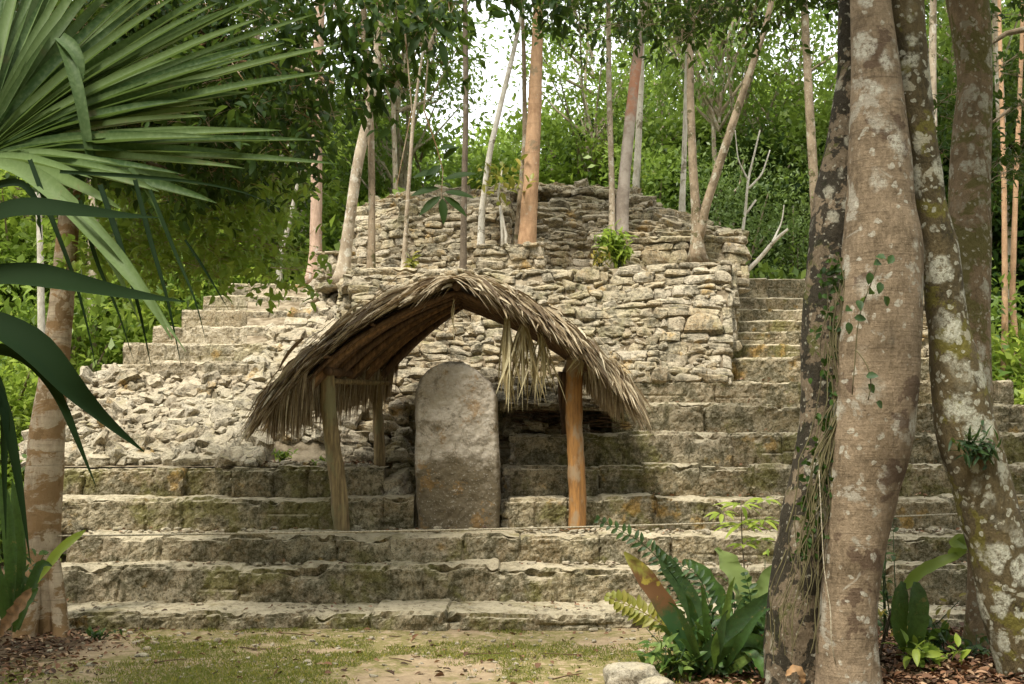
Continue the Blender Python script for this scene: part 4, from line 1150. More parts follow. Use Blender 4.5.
SP_ = dict(step=0.14, ns=12, flare=0.55, lob=3, fh=0.22)
g = G('bark_rust_band'); p = g.obj
col = g.mix(g.rng(g.noise(p, 4, 6, 0.7), 0.35, 0.65), (0.42, 0.36, 0.29), (0.24, 0.195, 0.15))
zb = g.math('ADD', g.sep(g.pos, 'Z'), g.math('MULTIPLY', g.noise(p, 4, 5, 0.7), 1.2))
k_ = g.math('MULTIPLY', g.rng(zb, 7.3, 8.0), g.rng(zb, 8.9, 8.3))
col = g.mix(g.math('MULTIPLY', g.math('MULTIPLY', k_, 0.65), g.rng(g.noise(p, 9, 4, 0.7), 0.38, 0.5, 0.3, 1.0)), col, (0.45, 0.17, 0.075))
M_rust = g.done(g.principled(col, 0.85, g.bump(g.noise(p, 22, 5, 0.7), 0.6, 0.01), 0.2))
SM = lambda dz=1.0, R=(1.3, 1.3, 1.1), n=15, per=90, leaf=0.13: ((0, 0, dz), R, n, per, leaf)
pg = 'slender trees growing on the pyramid'
own_tree('slender_tree', 'straight pinkish-tan trunk standing atop the upper left stairs', [(315, 284, 19.4, 17), (316, 240, 19.4, 14), (317, 120, 19.4, 13), (320, 0, 19.4, 12), (322, -120, 19.4, 9)], B_pink, group=pg, crown_spec=SM(), leafm=L_mid, seed=1, **SP_)
own_tree('slender_tree', 'pale leaning trunk at the left end of the terrace wall', [(342, 285, 17.0, 17), (347, 240, 17.0, 13), (358, 160, 17.0, 13), (370, 110, 17.0, 12), (377, 60, 17.0, 11), (384, -60, 17, 8)], B_thin, group=pg, crown_spec=SM(0.8), leafm=L_mid, seed=2, **SP_)
own_tree('slender_tree', 'thin brown trunk just right of the pale leaning trunk', [(371, 282, 17.2, 10), (372, 200, 17.2, 8), (371, 130, 17.2, 8), (366, 60, 17.2, 8), (361, -40, 17.2, 6)], B_bg, group=pg, crown_spec=SM(0.8), leafm=L_mid, seed=3, **SP_)
own_tree('slender_tree', 'very thin pale sapling on the terrace left of the shelter ridge', [(403, 282, 17.1, 6), (407, 210, 17.1, 5), (413, 120, 17.1, 4), (420, 70, 17.1, 3), (428, 20, 17.1, 2.5)], B_thin, group=pg, crown_spec=SM(0.2, (0.6, 0.6, 0.5), 7, 50), leafm=L_bright, seed=4, **SP_)
own_tree('slender_tree', 'thin dark upright trunk above the shelter peak', [(463, 282, 16.7, 8), (464, 200, 16.7, 7), (466, 110, 16.7, 6.5), (465, 0, 16.7, 6), (463, -80, 16.7, 4)], B_dark, group=pg, crown_spec=SM(), leafm=L_mid, seed=5, **SP_)
own_tree('slender_tree', 'thin whitish trunk curving up to the right against the sky', [(480, 262, 17.3, 9), (482, 210, 17.3, 7.5), (490, 150, 17.3, 7), (503, 95, 17.3, 6), (514, 50, 17.3, 5.5), (522, 10, 17.3, 4.5), (524, -40, 17.3, 4)], B_white, group=pg, crown_spec=SM(0.5, (0.9, 0.9, .8), 14, 70), leafm=L_mid, seed=6, **SP_)
own_tree('slender_tree', 'large smooth orange-tan trunk rising behind the middle parapet', [(525, 278, 17.35, 23), (527, 245, 17.35, 21), (531, 180, 17.35, 18), (535, 100, 17.35, 16), (538, 20, 17.35, 13), (541, -90, 17.35, 9)], B_tan, group=pg, crown_spec=SM(1.0, (1.6, 1.6, 1.2), 30, 90), leafm=L_mid, seed=7, ns=16, step=0.14, flare=0.3, lob=4, fh=0.25)
own_tree('slender_tree', 'thin mottled vine-like trunk left of the orange-tan trunk', [(513, 275, 17.6, 8), (519, 215, 17.6, 7), (525, 140, 17.6, 6), (524, 60, 17.6, 5), (521, -30, 17.6, 4)], B_bg, group=pg, crown_spec=SM(0.5, (0.8, .8, .7), 10, 60), leafm=L_mid, seed=8, **SP_)
own_tree('slender_tree', 'thin pale trunk rising from the wall behind the green shrub', [(612, 262, 17.9, 8), (612, 190, 18.2, 7), (609, 90, 18.2, 6.5), (608, -30, 18.2, 5)], B_thin, group=pg, crown_spec=SM(0.8), leafm=L_mid, seed=9, **SP_)
own_tree('slender_tree', 'grey trunk with rust-red bark band above the summit wall', [(620, 240, 18.2, 17), (624, 180, 18.2, 14), (631, 110, 18.2, 13), (637, 60, 18.2, 12), (643, 10, 18.2, 10), (650, -90, 18.2, 7)],
         M_rust, group=pg, crown_spec=SM(0.9), leafm=L_mid, seed=10, **SP_)
own_tree('slender_tree', 'white straight trunk behind the rust-banded trunk', [(635, 205, 20.3, 9), (638, 150, 20.3, 8), (641, 80, 20.3, 7.5), (642, -20, 20.3, 6)], B_white, group=pg, crown_spec=SM(0.8), leafm=L_mid, seed=11, **SP_)
own_tree('slender_tree', 'brown rough trunk forking low at the right end of the summit', [(697, 262, 17.4, 16), (697, 225, 17.4, 12), (693, 170, 17.4, 10), (690, 90, 17.4, 9), (692, -40, 17.4, 7)], B_bg, group=pg, crown_spec=SM(0.8, (1.5, 1.5, 1.1), 30, 90), leafm=L_mid, seed=12,
         extra=[[(699, 240, 17.4, 9), (706, 205, 17.3, 9), (724, 150, 17.2, 8.5), (744, 90, 17.1, 7.5), (766, 25, 17.0, 6), (785, -60, 17, 5)]], **SP_)
own_tree('slender_tree', 'thin grey trunk left of the forked trunk on the summit', [(681, 228, 19.4, 8), (684, 160, 19.4, 6), (687, 60, 19.4, 5), (689, -40, 19.4, 4)], B_white, group=pg, crown_spec=SM(0.8), leafm=L_mid, seed=13, **SP_)
fg_ = 'bare trunks in the forest behind'
own_tree('forest_tree', 'tall brown trunk behind the upper right stairs', [(822, 330, 22, 12), (815, 200, 22, 10), (809, 100, 22, 9), (803, -20, 22, 7)], B_bg, group=fg_, crown_spec=SM(0.8, (1.6, 1.6, 1.2), 30, 90), leafm=L_mid, seed=14, **SP_)
own_tree('forest_tree', 'thin tan trunk left of its twin at far right', [(1004, 400, 20.5, 8), (1005, 300, 20.5, 6), (1004, 180, 20.5, 5), (1000, 40, 20.5, 4), (998, -60, 20.5, 3)], B_tan, group=fg_, crown_spec=SM(0.4), leafm=L_dark, seed=15, **SP_)
own_tree('forest_tree', 'thin tan trunk right of its twin at far right', [(1021, 400, 20.8, 7), (1012, 300, 20.8, 6), (1016, 180, 20.8, 5), (1022, 40, 20.8, 4), (1023, -60, 20.8, 3)], B_tan, group=fg_, crown_spec=SM(0.4), leafm=L_dark, seed=16, **SP_)
own_tree('forest_tree', 'crooked dead grey trunk left of the pinkish-tan trunk', [(280, 300, 22, 7), (279, 262, 22, 6), (288, 228, 22, 5), (295, 196, 22, 4), (303, 150, 22, 3)], B_white, group=fg_, seed=17, crown_spec=SM(0.3, (.8, .8, .6), 8, 60), leafm=L_bright, **SP_)
own_tree('forest_tree', 'pale crooked stem left of the stairs behind fronds', [(43, 420, 17, 9), (41, 300, 17, 7), (40, 240, 17, 6), (36, 150, 17, 5), (30, 20, 17, 4)], B_white, group=fg_, seed=18, crown_spec=SM(0.3, (1, 1, .8), 14, 80), leafm=L_mid, **SP_)
own_tree('fallen_branch', 'bare dead branch leaning up right of the summit wall', [(742, 276, 18.6, 4.5), (760, 258, 18.6, 4.2), (775, 240, 18.5, 3.8), (788, 229, 18.4, 2.5)], B_white, cat='branch', seed=19, extra=[[(772, 243, 18.5, 2.5), (782, 222, 18.7, 1.5), (784, 205, 18.8, 1)]], step=0.08, ns=8)
own_tree('dead_sapling', 'pale dead sapling with bare crooked twigs behind summit wall', [(738, 262, 21, 3.5), (745, 215, 21, 3), (748, 180, 21, 2.5), (760, 130, 21, 1.5)], B_white, cat='sapling', seed=20, extra=[[(747, 190, 21, 2.5), (762, 175, 21, 2), (770, 150, 21, 1.2)], [(745, 215, 21, 2.5), (756, 200, 21, 2)], [(748, 180, 21, 2), (738, 160, 21, 1.3), (735, 130, 21, 1)]], step=0.08, ns=7)

# ---- foreground big trees
B_main = bark_mat('bark_ringed_brown', (0.275, 0.205, 0.13), (0.105, 0.075, 0.042), (0.45, 0.42, 0.33), 3.6, 0.36, rings=0.45, bump=0.8, fine=34, moss=(0.36, 0.325, 0.25), mossth=0.56, extra=((0.10, 0.065, 0.04), 2.2, 0.6))
B_lich = bark_mat('bark_lichen_spotted', (0.14, 0.105, 0.05), (0.05, 0.04, 0.02), (0.50, 0.485, 0.37), 5.0, 0.47, moss=(0.15, 0.13, 0.025), mossth=0.53, bump=1.2, extra=((0.40, 0.37, 0.26), 6, 0.60))
B_moss = bark_mat('bark_mossy_dark', (0.25, 0.19, 0.12), (0.10, 0.075, 0.045), (0.42, 0.39, 0.29), 6, 0.34, moss=(0.10, 0.105, 0.025), mossth=0.56, bump=1.6, extra=((0.022, 0.020, 0.012), 6, 0.465))
B_red = bark_mat('bark_reddish_olive', (0.27, 0.19, 0.11), (0.12, 0.085, 0.045), (0.44, 0.41, 0.31), 7, 0.42, moss=(0.13, 0.115, 0.035), mossth=0.50, bump=1.1, extra=((0.28, 0.25, 0.17), 5, 0.62))
B_patch = bark_mat('bark_peeling_patchy', (0.38, 0.31, 0.21), (0.24, 0.175, 0.105), None, rings=0.5, moss=(0.21, 0.12, 0.045), mossth=0.48, bump=0.5, stretch=2.2, extra=((0.17, 0.105, 0.045), 5, 0.56))
fgr = 'large trees in front on the right'
BC = lambda: ((0, 0, 1.6), (2.6, 2.6, 1.8), 60, 130, 0.15, 0)
def LR(rows, Y):
    return [(( a + b) / 2, y, Y, b - a) for y, a, b in rows]
own_tree('large_tree', 'thick brown ringed trunk in the middle of the front group', LR([(715, 812, 886), (684, 817, 880), (640, 818, 876), (600, 822, 876), (540, 825, 885), (480, 829, 900), (430, 831, 913), (330, 836, 921), (240, 844, 922), (210, 847, 914), (140, 850, 909), (70, 851, 900), (0, 850, 890), (-300, 858, 888), (-600, 866, 888)], 8.15),
         B_main, group=fgr, crown_spec=BC(), leafm=L_dark, ns=56, amp=0.05, flare=0.10, lob=5, fh=0.12, seed=2, step=0.06)
mossy = own_tree('large_tree', 'mossy vine-wrapped trunk on the left edge of the front group', LR([(712, 758, 840), (684, 764, 834), (600, 770, 836), (540, 779, 842), (480, 789, 846), (430, 800, 850), (330, 801, 856), (240, 808, 862), (210, 812, 862), (140, 828, 864), (70, 838, 866), (0, 838, 866), (-200, 850, 872)], 8.5),
         B_moss, group=fgr, crown_spec=BC(), leafm=L_dark, ns=48, amp=0.13, flare=0.15, lob=4, fh=0.15, seed=5, step=0.06)
own_tree('large_tree', 'trunk thickly spotted with white lichen, kinked near its base', LR([(730, 1016, 1072), (684, 1004, 1060), (600, 980, 1038), (540, 968, 1024), (480, 951, 1010), (430, 936, 994), (380, 931, 984), (330, 929, 968), (240, 920, 956), (210, 913, 947), (120, 900, 934), (40, 888, 926), (0, 880, 924), (-300, 866, 896)], 8.35),
         B_lich, group=fgr, crown_spec=BC(), leafm=L_dark, ns=44, amp=0.09, flare=0.08, lob=3, fh=0.12, seed=7, step=0.06)
own_tree('large_tree', 'reddish-olive trunk at the right edge of the front group', LR([(655, 962, 996), (620, 966, 992), (560, 969, 991), (500, 958, 990), (430, 948, 992), (330, 944, 989), (240, 946, 990), (210, 948, 990), (140, 952, 990), (80, 959, 992), (40, 953, 991), (0, 946, 988), (-60, 940, 984), (-300, 936, 972)], 9.4),
         B_red, group=fgr, crown_spec=BC(), leafm=L_dark, ns=36, amp=0.07, flare=0.2, lob=4, fh=0.10, seed=9, step=0.06)

# ---- left tree with patchy bark and the overhanging canopy
def sprig(mb_l, mb_t, pts, leaf, n, seed, det=1, lw=0.45, side=0.5, tw=0.008, droop=0.35, var0=0.0):
    """twig along pts with alternating leaves and side twigs"""
    r = np.random.default_rng(seed); pts = np.asarray(pts, float)
    seg = np.linalg.norm(np.diff(pts, axis=0), axis=1); Lc = np.concatenate([[0], np.cumsum(seg)])
    add_tube(mb_t, pts, np.linspace(tw, tw * 0.35, len(pts)), 5, cap=False)
    u = r.random(n) ** 0.8 * Lc[-1]
    c = np.stack([np.interp(u, Lc, pts[:, k]) for k in range(3)], 1)
    d_ = norm(pts[-1] - pts[0])
    offs = r.normal(0, 1, (n, 3)) * side
    tips = c + offs * np.array([1, 1, 0.6])
    k = min(n, 14)
    for a_, b_ in zip(c[:k], tips[:k]): add_tube(mb_t, np.array([a_, (a_ + b_) / 2 + [0, 0, 0.02], b_]), [tw * 0.4, tw * 0.3, tw * 0.15], 4, cap=False)
    # small groups of leaves round each tip
    m = 4
    pos = np.repeat(tips, m, 0) + r.normal(0, leaf * 0.35, (n * m, 3))
    ax = r.normal(0, 0.9, (n * m, 3)) + d_ * 0.4 + np.array([0, 0, -0.22]); nr = r.normal(0, 0.6, (n * m, 3)) + np.array([0, 0, 1.0])
    L = leaf * r.uniform(0.65, 1.2, n * m)
    leaves(mb_l, pos, ax, nr, L, L * lw, np.clip(var0 + r.random(n * m) * 0.8, 0, 1), det, 0, droop)

lt = thing('patchy_bark_tree', tuple(P(47, 632, 10.8)), 'left foreground tree with peeling orange and cream bark under overhanging leaves', 'tree')
tr = MB()
pts_ = [(46, 645, 10.8, 24), (45, 590, 10.8, 27), (43, 540, 10.8, 33), (44, 480, 10.8, 37), (47, 430, 10.8, 34), (52, 390, 10.8, 29), (59, 330, 10.8, 25), (67, 240, 10.8, 21), (74, 160, 10.8, 20), (84, 60, 10.8, 22), (100, -80, 10.8, 19), (120, -220, 10.8, 15)]
pw = np.array([P(a, b, c) for a, b, c, d in pts_]); rad = np.array([d / 2 / F * c for a, b, c, d in pts_])
add_tube(tr, pw, rad, 24, amp=0.07, flare=0.15, lob=3, fh=0.12, seed=3, step=0.06)
for rt in ([(40, 548, 10.8, 24), (32, 590, 10.7, 20), (24, 640, 10.6, 24), (18, 665, 10.5, 24)], [(50, 560, 10.8, 20), (58, 600, 10.75, 15), (61, 634, 10.7, 16), (66, 665, 10.6, 20)]):
    add_tube(tr, np.array([P(a, b, c) for a, b, c, d in rt]), np.array([d / 2 / F * c for a, b, c, d in rt]), 12, amp=0.1, seed=4, step=0.05)
lm, = [MB()]; dm = MB()
r = np.random.default_rng(23)
def limb(px0, py0, px1, py1, Ya, Yb, w0, w1, sag=0.0, n=7, seed=0):
    a, b = P(px0, py0, Ya), P(px1, py1, Yb); t = np.linspace(0, 1, n)[:, None]
    rr2 = np.random.default_rng(seed)
    pts = a + (b - a) * t + np.array([0, 0, 1.0]) * sag * np.sin(PI * t) + np.cumsum(rr2.normal(0, 0.03, (n, 3)), 0)
    add_tube(tr, pts, np.linspace(w0, w1, n) / 2, 7, cap=False, seed=seed); return pts
limbs = []
for k, (a, b, c, d, Ya, Yb, w0, w1, sg) in enumerate([(84, 60, 300, -20, 10.8, 9.5, .09, .03, .3), (75, 140, 230, 40, 10.8, 10, .08, .03, .2), (90, 0, 420, -40, 10.8, 9, .1, .03, .4), (72, 170, 200, 180, 10.8, 10.2, .06, .02, .15),
        (78, 110, 330, 90, 10.8, 9.2, .07, .02, .35), (84, 60, -40, 0, 10.8, 10.2, .08, .03, .2), (100, -80, 200, -60, 10.8, 11.2, .08, .03, .1), (90, 20, 150, 90, 10.8, 12, .06, .02, .2)]):
    limbs.append(limb(a, b, c, d, Ya, Yb, w0, w1, sg, seed=k))
# dark canopy block behind the fan leaf
for k in range(165):
    px, py, Y = r.uniform(40, 296), r.uniform(-60, 172), r.uniform(9.3, 12.5)
    if px > 250 and py > 130: continue
    c0 = P(px, py, Y); e = c0 + np.array([r.normal(0.1, 0.25), r.normal(0, 0.25), -r.uniform(0.05, 0.35)])
    sprig(dm, tr, [c0, (c0 + e) / 2 + [0, 0, 0.04], e], 0.115, 24, 300 + k, side=0.19, tw=0.006)
# hanging sprays towards the centre
for k, (px, py, dx, dy, Y, n) in enumerate([(250, 0, 30, 40, 8.6, 18), (290, 10, 22, 50, 8.5, 22), (330, -10, 12, 60, 8.4, 22), (352, 20, 16, 50, 8.3, 18), (383, -15, 15, 40, 8.2, 16), (400, 5, 30, 30, 8.2, 14), (440, -15, 10, 30, 8.1, 10), (270, 60, 30, 50, 8.8, 16),
        (310, 60, 25, 60, 8.7, 16), (345, 70, 28, 45, 8.5, 16), (380, 60, 22, 30, 8.4, 14), (405, 40, 40, 25, 8.4, 12), (250, 120, 45, 40, 9, 16), (295, 110, 35, 30, 8.8, 10), (230, 60, 30, 60, 9, 18), (360, -20, 20, 30, 8.5, 18), (425, -18, 40, 16, 8.5, 12), (300, -20, 20, 20, 8.6, 20)]):
    a = P(px, py, Y); b = P(px + dx, py + dy, Y - 0.1)
    sprig(dm, tr, [a, (a + b) / 2 + [0.02, 0, 0.03], b], 0.12, n, 500 + k, side=0.14, tw=0.006, droop=0.4)
# bright leaves low on the left, catching light behind the fronds
for k in range(78):
    px = r.uniform(95, 285); py = r.uniform(140, 285)
    if py > 285 - abs(px - 175) * 0.5 and k % 3: continue
    Y = r.uniform(10.6, 12.8); c0 = P(px, py, Y); e = c0 + np.array([r.normal(0.1, 0.2), r.normal(0, 0.2), -r.uniform(0.05, 0.2)])
    sprig(lm, tr, [c0, (c0 + e) / 2 + [0, 0, 0.03], e], 0.12, 15, 700 + k, side=0.19, tw=0.005)
# two thin hanging twigs in front of the summit wall
for k, (pp_, n) in enumerate([([(428, 60), (424, 110), (436, 145), (443, 170), (441, 200)], 0), ([(405, 30), (412, 110), (402, 160), (396, 190)], 0)]):
    pts = np.array([P(a, b, 8.0) for a, b in pp_]); add_tube(tr, pts, [0.007, 0.006, 0.005, 0.004, 0.003][:len(pts)], 5, cap=False)
c = []; ax = []
for (px, py, dx, dy) in [(441, 165, -14, 12), (440, 172, -22, 2), (443, 160, 12, -12), (440, 188, -24, 4), (441, 196, -18, 14), (442, 198, 2, 20), (443, 196, 20, 14), (444, 192, 24, 2), (443, 180, 26, -8), (438, 150, 14, -4),
                         (428, 6, -14, 8), (430, 10, 16, 6), (432, 18, 12, 16), (424, 22, -18, 8), (436, 28, 18, 10), (440, 40, 6, 22), (420, 34, -10, 18)]:
    p = P(px, py, 8.0); c.append(p); ax.append(P(px + dx, py + dy, 7.95) - p)
c = np.array(c); ax = np.array(ax)
leaves(dm, c, ax, np.tile([0.2, -0.75, 0.6], (len(c), 1)), np.linalg.norm(ax, axis=1) * 1.25, 0.066, 0.3, 1, droop=0.15)
part(tr, 'trunk', B_patch, lt)
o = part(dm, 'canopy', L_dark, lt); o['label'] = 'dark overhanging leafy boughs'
o = part(lm, 'lower_foliage', L_bright, lt); o['label'] = 'bright green low foliage'

# top right overhanging leaves: a tree standing at the right of the stairs
rt_ = thing('overhanging_tree', tuple(P(1100, 560, 13.0)), 'tree right of the frame whose dark leafy boughs hang along the top edge', 'tree')
tr = MB(); dm = MB()
add_tube(tr, np.array([P(1120, 560, 13), P(1110, 300, 13), P(1090, 0, 13), P(1060, -200, 13)]), [0.2, 0.17, 0.14, 0.08], 12, amp=0.1, step=0.2)
r = np.random.default_rng(29)
for k, (a, b, c_, d_, Y1) in enumerate([(1095, 0, 930, -60, 12), (1095, 60, 960, 60, 12.5), (1080, -60, 760, -90, 12), (1080, -60, 640, -70, 12), (1100, 120, 990, 130, 12.6), (1085, -40, 560, -60, 12)]):
    limb(a, b, c_, d_, 13, Y1, .12, .03, .3, seed=40 + k)
for k in range(92):
    px = r.uniform(500, 1060); py = r.uniform(-60, 12) if px < 900 else r.uniform(-60, 150)
    if 560 < px < 860: py += 14 * math.sin(px * 0.021) + 8
    if px > 960: py += 20
    Y = r.uniform(11.3, 13.0); c0 = P(px, py, Y); e = c0 + np.array([r.normal(0, 0.25), r.normal(0, 0.2), -r.uniform(0.05, 0.35)])
    sprig(dm, tr, [c0, (c0 + e) / 2 + [0, 0, 0.04], e], 0.10, 14, 900 + k, side=0.2, tw=0.006)
for (px, py) in [(520, -6), (532, 2), (545, -4), (512, 6), (556, 4), (551, 16)]:
    c0 = P(px, py, 9.5); e = c0 + np.array([0.02, 0, -0.10]); sprig(dm, tr, [c0 + [0, 0, .2], c0, e], 0.12, 6, int(px), side=0.07, tw=0.004)
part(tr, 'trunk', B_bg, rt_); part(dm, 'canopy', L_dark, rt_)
#MARK4
# ================================================================== fan palm close to the camera
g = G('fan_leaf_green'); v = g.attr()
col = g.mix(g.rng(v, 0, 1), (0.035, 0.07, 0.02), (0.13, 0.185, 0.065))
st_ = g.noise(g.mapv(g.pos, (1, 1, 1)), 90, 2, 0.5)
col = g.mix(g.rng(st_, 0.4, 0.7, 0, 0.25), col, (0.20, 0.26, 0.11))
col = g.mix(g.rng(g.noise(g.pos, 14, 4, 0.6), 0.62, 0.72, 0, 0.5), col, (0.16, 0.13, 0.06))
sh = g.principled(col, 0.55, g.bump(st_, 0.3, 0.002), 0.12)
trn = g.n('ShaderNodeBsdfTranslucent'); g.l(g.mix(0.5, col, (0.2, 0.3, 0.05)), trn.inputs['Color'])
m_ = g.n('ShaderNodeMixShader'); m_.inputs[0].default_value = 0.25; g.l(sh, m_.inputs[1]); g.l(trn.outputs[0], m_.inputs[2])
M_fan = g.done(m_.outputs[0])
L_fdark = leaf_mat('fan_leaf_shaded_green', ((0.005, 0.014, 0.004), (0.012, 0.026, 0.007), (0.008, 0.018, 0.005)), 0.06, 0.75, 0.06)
fp = thing('fan_palm', (-1.9, 3.0, 0.0), 'fan palm at the left edge with long pleated leaf segments over the view', 'palm')
mb = MB(); add_tube(mb, np.array([[-1.9, 3.0, -0.1], [-1.92, 3.0, 1.0], [-1.88, 3.02, 2.2]]), [0.11, 0.09, 0.09], 16, amp=0.15, step=0.06)
part(mb, 'trunk', B_dark, fp)
def curve3(pl, n=14):
    pl = np.array([P(*p) for p in pl]); seg = np.linalg.norm(np.diff(pl, axis=0), axis=1); L = np.concatenate([[0], np.cumsum(seg)]); t = np.linspace(0, L[-1], n)
    q = np.stack([np.interp(t, L, pl[:, k]) for k in range(3)], 1)
    for _ in range(3): q[1:-1] = (q[:-2] + 2 * q[1:-1] + q[2:]) / 4
    return q
hub = (-22, 158)
tips = [(-20, -70, 3.2), (30, -60, 3.15), (70, -62, 3.2), (105, -48, 3.1), (140, -36, 3.1), (178, -20, 3.05), (215, -6, 3.0), (268, -3, 3.0), (302, 20, 2.95), (322, 50, 2.95), (238, 62, 3.0), (312, 76, 2.9), (228, 97, 2.95), (196, 118, 2.9), (300, 141, 2.9), (322, 164, 2.85), (232, 168, 2.8), (205, 201, 2.8), (150, 190, 2.75), (112, 206, 2.7)]
mb = MB(); r = np.random.default_rng(3)
extra_tips = []
for (a, b) in zip(tips[:-1], tips[1:]):
    extra_tips.append(tuple((a[k] + b[k]) / 2 + (r.normal(0, 9) if k < 2 else 0.03) for k in range(3))); extra_tips.append(tuple((a[k] * .75 + b[k] * .25) * (0.8 if k < 2 else 1) + (r.normal(0, 12) if k < 2 else 0.05) for k in range(3))); extra_tips.append(tuple((a[k] * .3 + b[k] * .7) * (0.95 if k < 2 else 1) + (r.normal(0, 8) if k < 2 else -0.03) for k in range(3)))
tips = tips + [(t_[0] * 0.86, t_[1] * 0.9 + 8, t_[2]) for t_ in extra_tips]
for k, (tx, ty, Y) in enumerate(tips):
    tx = hub[0] + (tx - hub[0]) * 1.05; ty = hub[1] + (ty - hub[1]) * 1.05
    bow = -9 if ty < 120 else -5
    pts = [(hub[0], hub[1], 2.95), ((hub[0] * .6 + tx * .4), (hub[1] * .6 + ty * .4) + bow * 0.9, 2.95 * .6 + Y * .4), ((hub[0] * .25 + tx * .75), (hub[1] * .25 + ty * .75) + bow * 0.6, Y), (tx, ty, Y)]
    q = curve3(pts, 18); wpx = 11.5 + r.uniform(-2.5, 2.5)
    if ty > 180: wpx = 17
    blade(mb, q, wpx / F * 3.0, np.array([0.1, -0.75, 0.55]), r.random(), 0, 0.62, prof=([0, 0.25, 0.5, 0.8, 0.93, 1.0], [0.35, 0.9, 1.0, 0.72, 0.4, 0.05]))
# the broken, hanging segment tips
for pl, w in (([(60, 40, 2.9), (66, 52, 2.88), (76, 80, 2.85), (84, 120, 2.84), (90, 160, 2.84), (96, 198, 2.84)], 13), ([(88, 134, 2.86), (90, 150, 2.85), (93, 175, 2.85), (97, 205, 2.85)], 9), ([(130, 168, 2.8), (142, 182, 2.8), (156, 205, 2.8), (162, 228, 2.8)], 6), ([(60, 38, 2.9), (72, 48, 2.88), (80, 62, 2.87), (83, 80, 2.87)], 15)):
    blade(mb, curve3(pl, 12), w / F * 2.9, np.array([0.4, -0.9, 0.1]), 0.35, 0, 0.3, prof=([0, 0.3, 0.7, 1], [0.8, 1, 0.7, 0.05]))
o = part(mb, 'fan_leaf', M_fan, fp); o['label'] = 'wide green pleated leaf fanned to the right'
mb = MB()
for pl, w in (([(-20, 160, 2.8), (30, 172, 2.7), (75, 212, 2.6), (120, 262, 2.55), (150, 300, 2.5), (172, 340, 2.5)], 22), ([(0, 165, 2.8), (40, 178, 2.7), (95, 235, 2.6), (128, 290, 2.6), (140, 325, 2.6)], 9),
              ([(60, 196, 2.6), (95, 225, 2.55), (128, 262, 2.55), (150, 300, 2.55), (186, 352, 2.5)], 8)):
    blade(mb, curve3(pl, 16), w / F * 2.6, np.array([0.2, -0.9, 0.3]), 0.75, 0, 0.35, prof=([0, 0.3, 0.7, 1], [0.4, 1, 0.8, 0.05]))
o = part(mb, 'fan_leaf', M_fan, fp); o['label'] = 'drooping lighter green leaf'
mb = MB()
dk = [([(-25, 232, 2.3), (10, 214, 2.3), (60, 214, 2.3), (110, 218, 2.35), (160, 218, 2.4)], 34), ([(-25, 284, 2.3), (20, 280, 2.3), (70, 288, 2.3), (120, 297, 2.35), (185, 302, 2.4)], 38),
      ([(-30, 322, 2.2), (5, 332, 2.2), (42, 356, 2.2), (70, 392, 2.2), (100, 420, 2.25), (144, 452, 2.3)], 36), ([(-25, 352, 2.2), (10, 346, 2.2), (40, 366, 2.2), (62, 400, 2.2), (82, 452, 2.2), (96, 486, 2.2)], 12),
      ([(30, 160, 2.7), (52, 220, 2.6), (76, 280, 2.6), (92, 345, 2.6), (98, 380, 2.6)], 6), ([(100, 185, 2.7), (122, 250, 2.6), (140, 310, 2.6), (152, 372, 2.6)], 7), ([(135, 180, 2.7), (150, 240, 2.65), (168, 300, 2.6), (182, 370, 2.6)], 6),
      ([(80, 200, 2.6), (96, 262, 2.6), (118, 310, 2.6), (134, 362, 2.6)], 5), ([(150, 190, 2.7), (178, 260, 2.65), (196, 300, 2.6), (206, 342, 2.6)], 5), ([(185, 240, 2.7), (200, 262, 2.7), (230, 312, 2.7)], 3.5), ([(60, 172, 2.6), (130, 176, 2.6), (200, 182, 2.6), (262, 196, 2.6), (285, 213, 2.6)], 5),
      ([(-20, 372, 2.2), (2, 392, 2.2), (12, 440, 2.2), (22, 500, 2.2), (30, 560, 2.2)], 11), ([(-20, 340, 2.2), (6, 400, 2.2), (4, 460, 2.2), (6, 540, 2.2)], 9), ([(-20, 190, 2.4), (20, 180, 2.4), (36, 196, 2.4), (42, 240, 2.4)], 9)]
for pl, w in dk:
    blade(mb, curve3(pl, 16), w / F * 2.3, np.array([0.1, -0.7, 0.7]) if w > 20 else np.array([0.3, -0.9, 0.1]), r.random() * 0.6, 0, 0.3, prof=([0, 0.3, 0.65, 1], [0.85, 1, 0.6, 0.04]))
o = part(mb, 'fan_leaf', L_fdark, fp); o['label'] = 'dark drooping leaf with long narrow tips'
for k, (e, Y) in enumerate([((-22, 158), 2.95), ((-25, 160), 2.8), ((-28, 300), 2.25)]):
    mb = MB(); a = np.array([-1.88, 3.0, 2.1]); b = P(*e, Y); add_tube(mb, np.array([a, (a + b) / 2 + [0, 0, 0.1], b]), [0.014, 0.011, 0.009], 8); part(mb, 'petiole', L_strap, fp)

